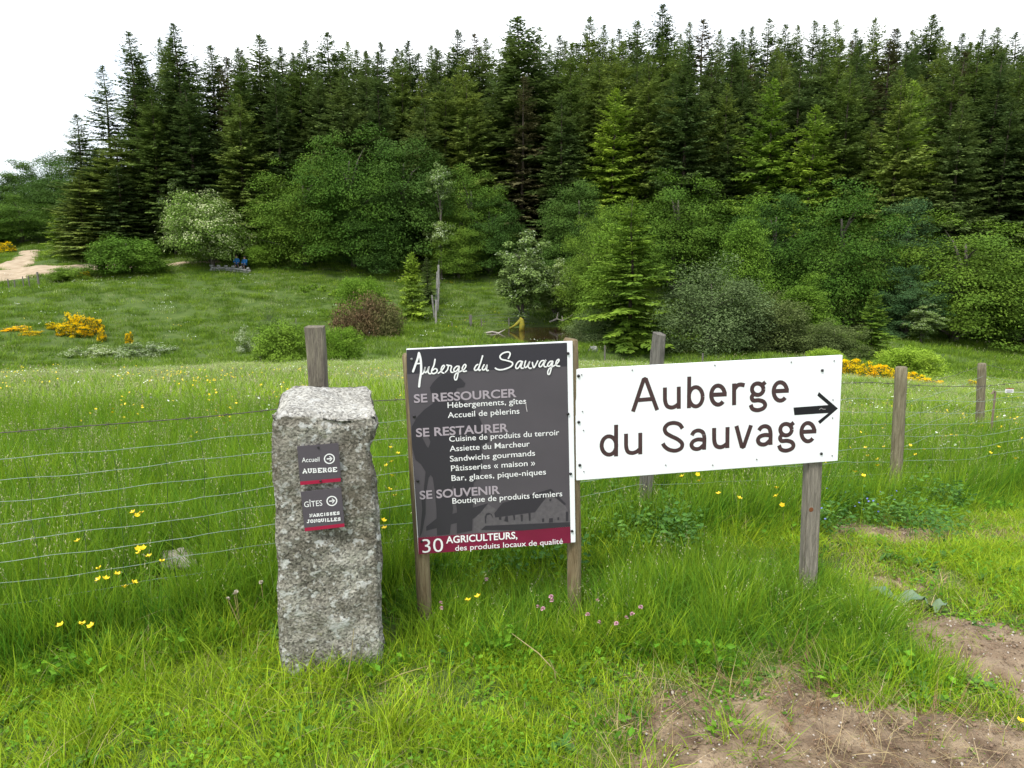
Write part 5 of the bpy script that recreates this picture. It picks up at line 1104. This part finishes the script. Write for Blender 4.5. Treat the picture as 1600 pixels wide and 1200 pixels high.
for z_ in wz:
    wm = sdist(Xv, Yv, z_); idx = np.where((wm > 0) & (g.random(len(Xv)) < .22), 10, idx)
sc = g.uniform(.75, 1.25, len(Xv)) * np.where(tall, hs, 1.0); sw = np.where(tall, np.clip(hs, .85, 1.1), 1.0) * g.uniform(.85, 1.2, len(Xv))
dry = (dm > -.12) | ((right) & (ns > .55) & (u < .5)) | ((~tall) & (np.abs(wob(Xv + 5, Yv * 1.3, .7)) > .86) & (u < .35))
dry |= sdist(Xv, Yv, DIRT_E) + wob(Xv, Yv) * .05 > 0; idx = np.where(dry & (g.random(len(Xv)) < .55), 11, idx); idx = np.where(~tall & (g.random(len(Xv)) < .035), 12, idx); sc = np.where(dm > -.08, sc * .75, sc)
isl = sdist(Xv, Yv, wpoly([(1090, 1200), (1105, 1120), (1150, 1085), (1230, 1090), (1215, 1130), (1190, 1200)])) + wob(Xv, Yv) * .04
keep = (dm < .015) | ((dm < .10) & (g.random(len(Xv)) < .25)) | ((dm >= .1) & (g.random(len(Xv)) < .16)) | ((isl > 0) & (g.random(len(Xv)) < .5)); sc = np.where(dm > .02, sc * .8, sc); idx = np.where((dm > .015) & (u < .5), 7, idx)
# nothing grows through the pillar
px_ = (Xv - base[0]) * rr[0] + (Yv - base[1]) * rr[1]; py_ = -((Xv - base[0]) * nn[0] + (Yv - base[1]) * nn[1])
inp = (px_ > -.20) & (px_ < .26) & (py_ > -.02) & (py_ < .36); keep &= ~inp; st_ = np.hypot(Xv + 1.62, (Yv - 3.25) * .7) < .2; sc = np.where(st_, np.minimum(sc, .32), sc); idx = np.where(st_ & (idx < 4), 4, idx)
front = (px_ > -.3) & (px_ < .3) & (py_ > -.35) & (py_ <= -.02); sc = np.where(front, np.minimum(sc, .8), sc)
cl = (Yv < 1.9) & (sc > .9); sc = np.where(cl, .9, sc)
q = keep; Xn, Yn = Xv[q], Yv[q]
scatter('foreground_grass', 'lush mixed grass around the signs, tall under the fence and short on the verge', C_near, np.stack([Xn, Yn, gz(Xn, Yn) - .006], 1), sw[q], idx[q], .13, sz=sc[q])

# meadow beyond the fence
def pal(n, rad, h0, h1, wd): return [clump('meadow_tuft', [bl(n, rad, h0, h1, wd, .45, M_gtall, 2), bl(n // 3, rad, h0, h1 * 1.1, wd * .8, .5, M_gdeep, 2)]), clump('meadow_tuft', [bl(n, rad, h0, h1, wd, .4, M_gshort, 2), bl(n // 2, rad, h0, h1 * 1.15, wd * .7, .3, M_gtall, 2)]),
        clump('meadow_tuft', [bl(n // 2, rad, h0, h1, wd, .45, M_gtall, 2), bl(n // 2, rad, h1 * .8, h1 * 1.35, wd * .6, .25, M_gpale, 2)]),
        clump('meadow_tuft', [bl(n // 2, rad, h0, h1, wd, .45, M_gtall, 2), *[(*qq, m) for qq, m in zip(spikes(g, max(4, n // 8), rad, h1, h1 * 1.3, wd * .35, wd * .9), (M_gpale, M_heads))]])]
C_mid = protos('meadow_tuft', pal(54, .24, .20, .40, .009)); _near3 = (M_gtall, M_gdeep, M_gshort, M_gpale)
M_gtall = grassmat('hillside_grass', (.135, .245, .013), (.19, .30, .02), .3); M_gdeep = grassmat('hillside_deep_grass', (.09, .19, .013), (.13, .235, .018), .3); M_gshort = grassmat('hillside_pale_grass', (.10, .19, .018), (.15, .23, .03), .3)
C_far = protos('far_tuft', pal(60, .62, .22, .46, .026)); M_gtall, M_gdeep, M_gshort, M_gpale = _near3
def meadow(name, label, coll, n, y0, y1, pfun, hh, xm=.76):
    Xv, Yv = wpt(n, y0, y1, xm, 1.5); u = g.random(n); pale = pfun(Xv, Yv)
    idx = np.where(u < pale, np.where(g.random(n) < .5, 2, 3), np.where(g.random(n) < .55, 0, 1)); return Xv, Yv, idx
Xv, Yv, idx = meadow('m', '', C_mid, 22000, 6.6, 36, lambda x, y: np.clip(.38 + (y - 8) / 14 * .6, .3, .95) * np.where(x > .38 * y, .8, 1), 1, .95)
scatter('meadow_grass', 'seeding meadow grass beyond the fence', C_mid, np.stack([Xv, Yv, gz(Xv, Yv) - .02], 1), g.uniform(.8, 1.3, len(Xv)) * (1 + Yv / 60), idx, .12, sz=g.uniform(.65, 1.1, len(Xv)) * np.interp(Yv, [7, 14, 24, 36], [.95, .8, .5, .38]))
Xv, Yv, idx = meadow('m', '', C_far, 22000, 35, 96, lambda x, y: np.full(x.shape, .12), 1, 1.05)
e = ((Xv - POND[0]) / POND[2]) ** 2 + ((Yv - POND[1]) / POND[3]) ** 2
lim = np.interp(Xv, front_x := np.array([-75, -52, -40, -30, -18, 0, 14, 22, 30, 45, 60, 95]), np.array([99, 97, 86, 80, 79, 78, 76, 72, 66, 60, 60, 62]))
k = (e > 1.02) & (Yv < lim) & (track(Xv, Yv) < .1)
Xv, Yv, idx = Xv[k], Yv[k], idx[k]
scatter('hillside_grass', 'grass on the valley floor and the slopes below the wood', C_far, np.stack([Xv, Yv, gz(Xv, Yv) - .04], 1), g.uniform(.8, 1.3, len(Xv)), idx, .08, sz=g.uniform(.45, .95, len(Xv)))

# little flowers sprinkled through the meadow
def dots(name, m, r, hgt, n=5, rad=.2):
    b = []
    for j in range(3):
        k = n; a = g.uniform(0, 6.28, k); rr2 = rad * np.sqrt(g.random(k)); Cc = np.stack([np.cos(a) * rr2, np.sin(a) * rr2, hgt * g.uniform(.75, 1.15, k)], 1); V = []; F = []
        for i, c in enumerate(Cc):
            n0 = nrm(np.array([g.normal() * .5, g.normal() * .5 - .3, 1.])); a1 = nrm(np.cross(n0, [1, .2, 0])); a2 = np.cross(n0, a1); o_ = len(V)
            V.append(c - n0 * r * .35); V += [c + (a1 * math.cos(t) + a2 * math.sin(t)) * r for t in np.linspace(0, 6.283, 6, endpoint=False)]; F += [(o_, o_ + 1 + i2, o_ + 1 + (i2 + 1) % 6) for i2 in range(6)]
        b.append(clump(name, [(np.array(V), None, np.array(F), m)]))
    return b
C_fl = protos('flower_dots', dots('yellow_dots', M_fyel, .011, .36) + dots('white_dots', M_fwh, .012, .36) + dots('far_white', M_fwh, .030, .34, 9, .6) + dots('far_yellow', M_fyel, .030, .32, 4, .5) + dots('blue_dots', M_fblue, .006, .16, 4, .1))
n = 900; Xv, Yv = wpt(n, 5.0, 15, .74, 1); cl_ = np.sin(Xv * 1.3 + 2) * np.sin(Yv * .9 + Xv * .5); k = (Yv > 3.95 + .45 * Xv) & (cl_ + g.normal(size=n) * .3 > .25); Xv, Yv = Xv[k], Yv[k]
idx = np.where(g.random(len(Xv)) < .85, g.integers(0, 3, len(Xv)), 3 + g.integers(0, 3, len(Xv)))
n2 = 800; X2, Y2 = wpt(n2, 12, 35, .74, 1); idx2 = np.where(g.random(n2) < .12, g.integers(0, 3, n2), 3 + g.integers(0, 3, n2))
n3 = 360; X3, Y3 = wpt(n3, 45, 76, .74, 1); idx3 = np.where(g.random(n3) < .3, 9 + g.integers(0, 3, n3), 6 + g.integers(0, 3, n3))
k3 = (((X3 - POND[0]) / POND[2]) ** 2 + ((Y3 - POND[1]) / POND[3]) ** 2 > 1.2) & (X3 < 8) & (Y3 < 72) & (np.sin(X3 * .5) * np.sin(Y3 * .4) > -.2); X3, Y3, idx3 = X3[k3], Y3[k3], idx3[k3]
n4 = 18; X4 = g.uniform(1.6, 2.9, n4); Y4 = 3.75 + .45 * X4 - g.uniform(.1, .5, n4); idx4 = 12 + g.integers(0, 3, n4)
XX = np.concatenate([Xv, X2, X3, X4]); YY = np.concatenate([Yv, Y2, Y3, Y4]); II = np.concatenate([idx, idx2, idx3, idx4])
sc = np.concatenate([np.ones(len(Xv)), .8 + Y2 / 50, np.ones(len(X3)), np.ones(n4)])
scatter('meadow_flowers', 'tiny yellow and white flowers sprinkled over the meadow', C_fl, np.stack([XX, YY, gz(XX, YY)], 1), sc, II, .05, sz=np.concatenate([np.ones(len(Xv)), np.interp(Y2, [7, 14, 24, 36], [.95, .85, .6, .5]), np.ones(len(X3)), np.ones(n4)]))

# gravel crumbs on the bare earth
pe = []
for j in range(3):
    bm = bmesh.new(); bmesh.ops.create_icosphere(bm, subdivisions=1, radius=1)
    for v in bm.verts: v.co *= g.uniform(.7, 1.2)
    me = bpy.data.meshes.new('pebble'); bm.to_mesh(me); bm.free(); me.materials.append([mat('pebble_pale', (.46, .41, .36), .9), mat('pebble_brown', (.22, .15, .10), .9), mat('soil_crumb', (.19, .14, .095), 1)][j]); pe.append(me)
C_pe = protos('pebbles', pe)
n = 42000; Xv = g.uniform(.1, 4.2, n); Yv = g.uniform(1.35, 4.3, n); dv = dirt(Xv, Yv); k = dv > -.02; Xv, Yv = Xv[k], Yv[k]; dv2 = dirt(Xv, Yv)
ii = g.choice([0, 1, 2], len(Xv), p=[.16, .44, .40]); ss = g.gamma(2., .0010, len(Xv)) + .001
scatter('gravel', 'small stones and crumbs of soil on the bare earth', C_pe, np.stack([Xv, Yv, gz(Xv, Yv) + np.clip(dv2, -.1, .12) / .12 * .022 + .006], 1), ss, ii, .5, sz=ss * .7)
# trampled stalks lying on the mud
C_st = protos('stalks', [clump('stalks', [(*blades(g, 3, .05, .04, .11, .0028, 1.5, 4), M_gstraw)]) for _ in range(4)] + [clump('mud_stalks', [(*blades(g, 8, .05, .03, .10, .003, 1.6, 3), M_brn)])])
n = 3200; Xv = g.uniform(.2, 3.0, n); Yv = g.uniform(1.35, 2.75, n); dv = sdist(Xv, Yv, DIRT_A); k = (dv > -.06) & ((dv < .13) | (np.sin(Xv * 5 + Yv * 4) > -.1)); Xv, Yv = Xv[k], Yv[k]
scatter('trampled_stalks', 'dry flattened stalks and roots lying on the mud', C_st, np.stack([Xv, Yv, gz(Xv, Yv) + .016], 1), g.uniform(.5, 1.0, len(Xv)), g.integers(0, 5, len(Xv)), .5, sz=g.uniform(.3, .8, len(Xv)))

# ------------------------------------------------------------------ single flowers and stems that can be picked out
def bloom(kind):
    b = MB(); s = MB()
    if kind == 'buttercup':
        for i in range(5):
            a = 6.283 * i / 5; ca, sa = math.cos(a), math.sin(a); r = .0135
            b.add([(0, 0, 0), (ca * r * .6 - sa * r * .42, sa * r * .6 + ca * r * .42, .005), (ca * r, sa * r, .010), (ca * r * .6 + sa * r * .42, sa * r * .6 - ca * r * .42, .005)], [(0, 1, 2, 3)])
        b.tube([(0, 0, 0), (0, 0, .004)], [.003, .002], 6); return b.mesh('petals', M_fyel)
    if kind == 'clover':
        for i in range(70):
            v = nrm(g.normal(size=3)); v[2] = abs(v[2]) * 1.0 - .25; c = v * .0095; t1 = nrm(np.cross(v, [.3, .2, 1])); b.add([c * .3, c + t1 * .0022, c * 1.35, c - t1 * .0022], [(0, 1, 2, 3)])
        return b.mesh('flower_head', M_fpink)
    for i in range(60):
        v = nrm(g.normal(size=3)); v[2] = abs(v[2]); c = v * .008; t1 = nrm(np.cross(v, [.3, .2, 1])); b.add([c * .1, c + t1 * .0015, c * 1.3, c - t1 * .0015], [(0, 1, 2, 3)])
    return b.mesh('seed_head', mat('dandelion_down', (.55, .48, .40), .9))
ME = {k_: bloom(k_) for k_ in ('buttercup', 'clover', 'dandelion')}
_sb = MB(); _sb.tube([(0, 0, 0), (.004, .002, .5), (0, 0, 1)], [.0016, .0013, .001], 5, False); STEM = {'buttercup': _sb.mesh('stem', M_gtall)}; STEM['clover'] = STEM['buttercup']
_sb = MB(); _sb.tube([(0, 0, 0), (.004, .002, .5), (0, 0, 1)], [.0024, .0020, .0016], 5, False); STEM['dandelion'] = _sb.mesh('stem', mat('dandelion_stem', (.30, .24, .10), .8))
def flower(kind, name, px, py, h, label, cat, group, ln=(0, 0), sc=1.):
    v = G(px, py, h, 1.6, 14); t = thing(name, label, cat, (v.x - ln[0], v.y, g1(v.x, v.y) - .0), 0, group)
    dx = Vector((ln[0], ln[1], max(.04, v.z - t.location.z)))
    s = link('stem', STEM[kind], t); s.rotation_euler = dx.to_track_quat('Z', 'Y').to_euler(); s.scale = (1, 1, dx.length)
    f = link('flower' if kind != 'dandelion' else 'seed_head', ME[kind], t, dx, (random.uniform(-.2, .6), random.uniform(-.5, .5), random.uniform(0, 6))); f.scale = (sc, sc, sc)
BC = [('left of the field stone', [(95, 978), (128, 976), (143, 979), (165, 905), (183, 898), (155, 889), (155, 906), (195, 918), (208, 801), (214, 806), (221, 802), (122, 846), (216, 858), (224, 857), (218, 864), (233, 870), (253, 878), (209, 911)]),
      ('under the black board', [(747, 933), (731, 939)]), ('below the white board', [(1123, 772), (1093, 752), (1090, 742), (1066, 745)]), ('between the white board\'s post and the round post', [(1155, 779), (1213, 763), (1222, 790), (1213, 776), (1352, 700), (1356, 713), (1371, 728), (1372, 718), (1349, 744), (1336, 738)]),
      ('right of the round post', [(1444, 703), (1431, 711), (1422, 696), (1547, 708), (1560, 699), (1478, 682), (1487, 680), (1470, 684), (1495, 681), (1587, 717)]), ('between pillar and black board', [(610, 700), (612, 722), (604, 728), (608, 765), (599, 814), (601, 826), (612, 744), (617, 775), (622, 709)])]
for where, lst in BC:
    for px, py in lst: flower('buttercup', 'buttercup', px, py, (.34 if py < 890 else .30) if px < 300 else (.34 if py < 900 else .2), 'yellow buttercup standing in the grass ' + where, 'flower', 'buttercups ' + where, (random.uniform(-.02, .02), 0), 1.1)
flower('buttercup', 'buttercup', 1594, 1127, .05, 'yellow buttercup at the very edge of the mud, lower right', 'flower', None)
for px, py in [(840, 948), (848, 951), (862, 938), (861, 932)]: flower('clover', 'clover_flower', px, py, .17, 'pink clover head just left of the middle post', 'flower', 'pink clover left of the middle post', sc=.9)
for px, py in [(934, 938), (963, 974), (936, 972), (988, 959), (979, 965), (918, 960), (1001, 948)]: flower('clover', 'clover_flower', px, py, .17, 'pink clover head in the grass right of the middle post', 'flower', 'pink clover right of the middle post', sc=.85)
for px, py in [(690, 950), (689, 942), (760, 905)]: flower('clover', 'clover_flower', px, py, .17, 'pink clover head between the two board posts', 'flower', 'pink clover between the board posts', sc=.85)
for px, py, lx, wh in [(408, 910, -.01, 'closest to the pillar'), (369, 925, -.01, 'highest of the pair left of the pillar'), (366, 929, -.02, 'lower of the pair left of the pillar'), (356, 936, -.07, 'leaning well over to the left')]: flower('dandelion', 'dandelion_clock', px, py, .2, 'seeding dandelion on a bare stalk, ' + wh, 'flower', 'seeding dandelions left of the pillar', (lx, 0), 1.0)
# dry stalks leaning in front of the pillar and in the grass
def stalk(label, p0, p1, r=.0022):
    a, c = G(*p0, .0, 1.5, 8), P(p1[0], p1[1], p1[2]); b = MB(); m_ = (Vector(a) + Vector(c)) / 2 + Vector((.006, 0, .012)); b.tube([(0, 0, 0), m_ - a, c - a], [r, r * .9, r * .5], 5); tag(link('dry_stalk', b.mesh('dry_stalk', M_gstraw), None, a), label, 'stalk')
stalk('straight dry stalk standing in front of the pillar foot', (540, 1075), (553, 982, 2.50)); stalk('short dry stalk bent before the pillar foot', (523, 1030), (535, 1014, 2.46), .0018)
stalk('long dry stalk lying on the grass right of the pillar', (580, 1075), (670, 1040, 2.62)); stalk('dry stalk slanting over the grass below the black board', (880, 1062), (800, 990, 2.72)); stalk('dry stalk slanting down towards the mud from under the black board', (870, 1075), (858, 1030, 2.5)); stalk('pale stalk lying on the short grass at bottom centre', (680, 1178), (800, 1168, 2.19), .0028)
stalk('brown stem arching above the field stone', (322, 853), (297, 833, 3.5), .003)
# dock leaf by the path
dl = thing('dock_leaf', 'wide grey green leaf lying beside the gravelly path', 'leaf', tuple(G(1395, 948)))
M_dock = mat('dock_leaf', (.10, .17, .11), .6, (.16, .22, .12), 20, 5, .3)
def ovate(L, W, n=10):
    V = []; F = []
    for i in range(n + 1):
        t = i / n; w_ = W * math.sin(math.pi * min(1, t * .97 + .02)) ** .7; z = .035 + .02 * math.sin(t * 9)
        V += [(t * L, -w_ / 2, z + .012 * math.sin(t * 20)), (t * L, 0, z - .008), (t * L, w_ / 2, z + .012 * math.cos(t * 17))]
    for i in range(n): F += [(3 * i, 3 * i + 1, 3 * i + 4, 3 * i + 3), (3 * i + 1, 3 * i + 2, 3 * i + 5, 3 * i + 4)]
    return V, F
b = MB(); b.add(*ovate(.23, .12)); o = link('blade', b.mesh('blade', M_dock, True), dl, (-.10, .03, .03), (0, .05, -.3)); b = MB(); b.add(*ovate(.12, .07)); link('blade', b.mesh('blade', M_dock, True), dl, (.09, -.04, .01), (0, .1, -.15))
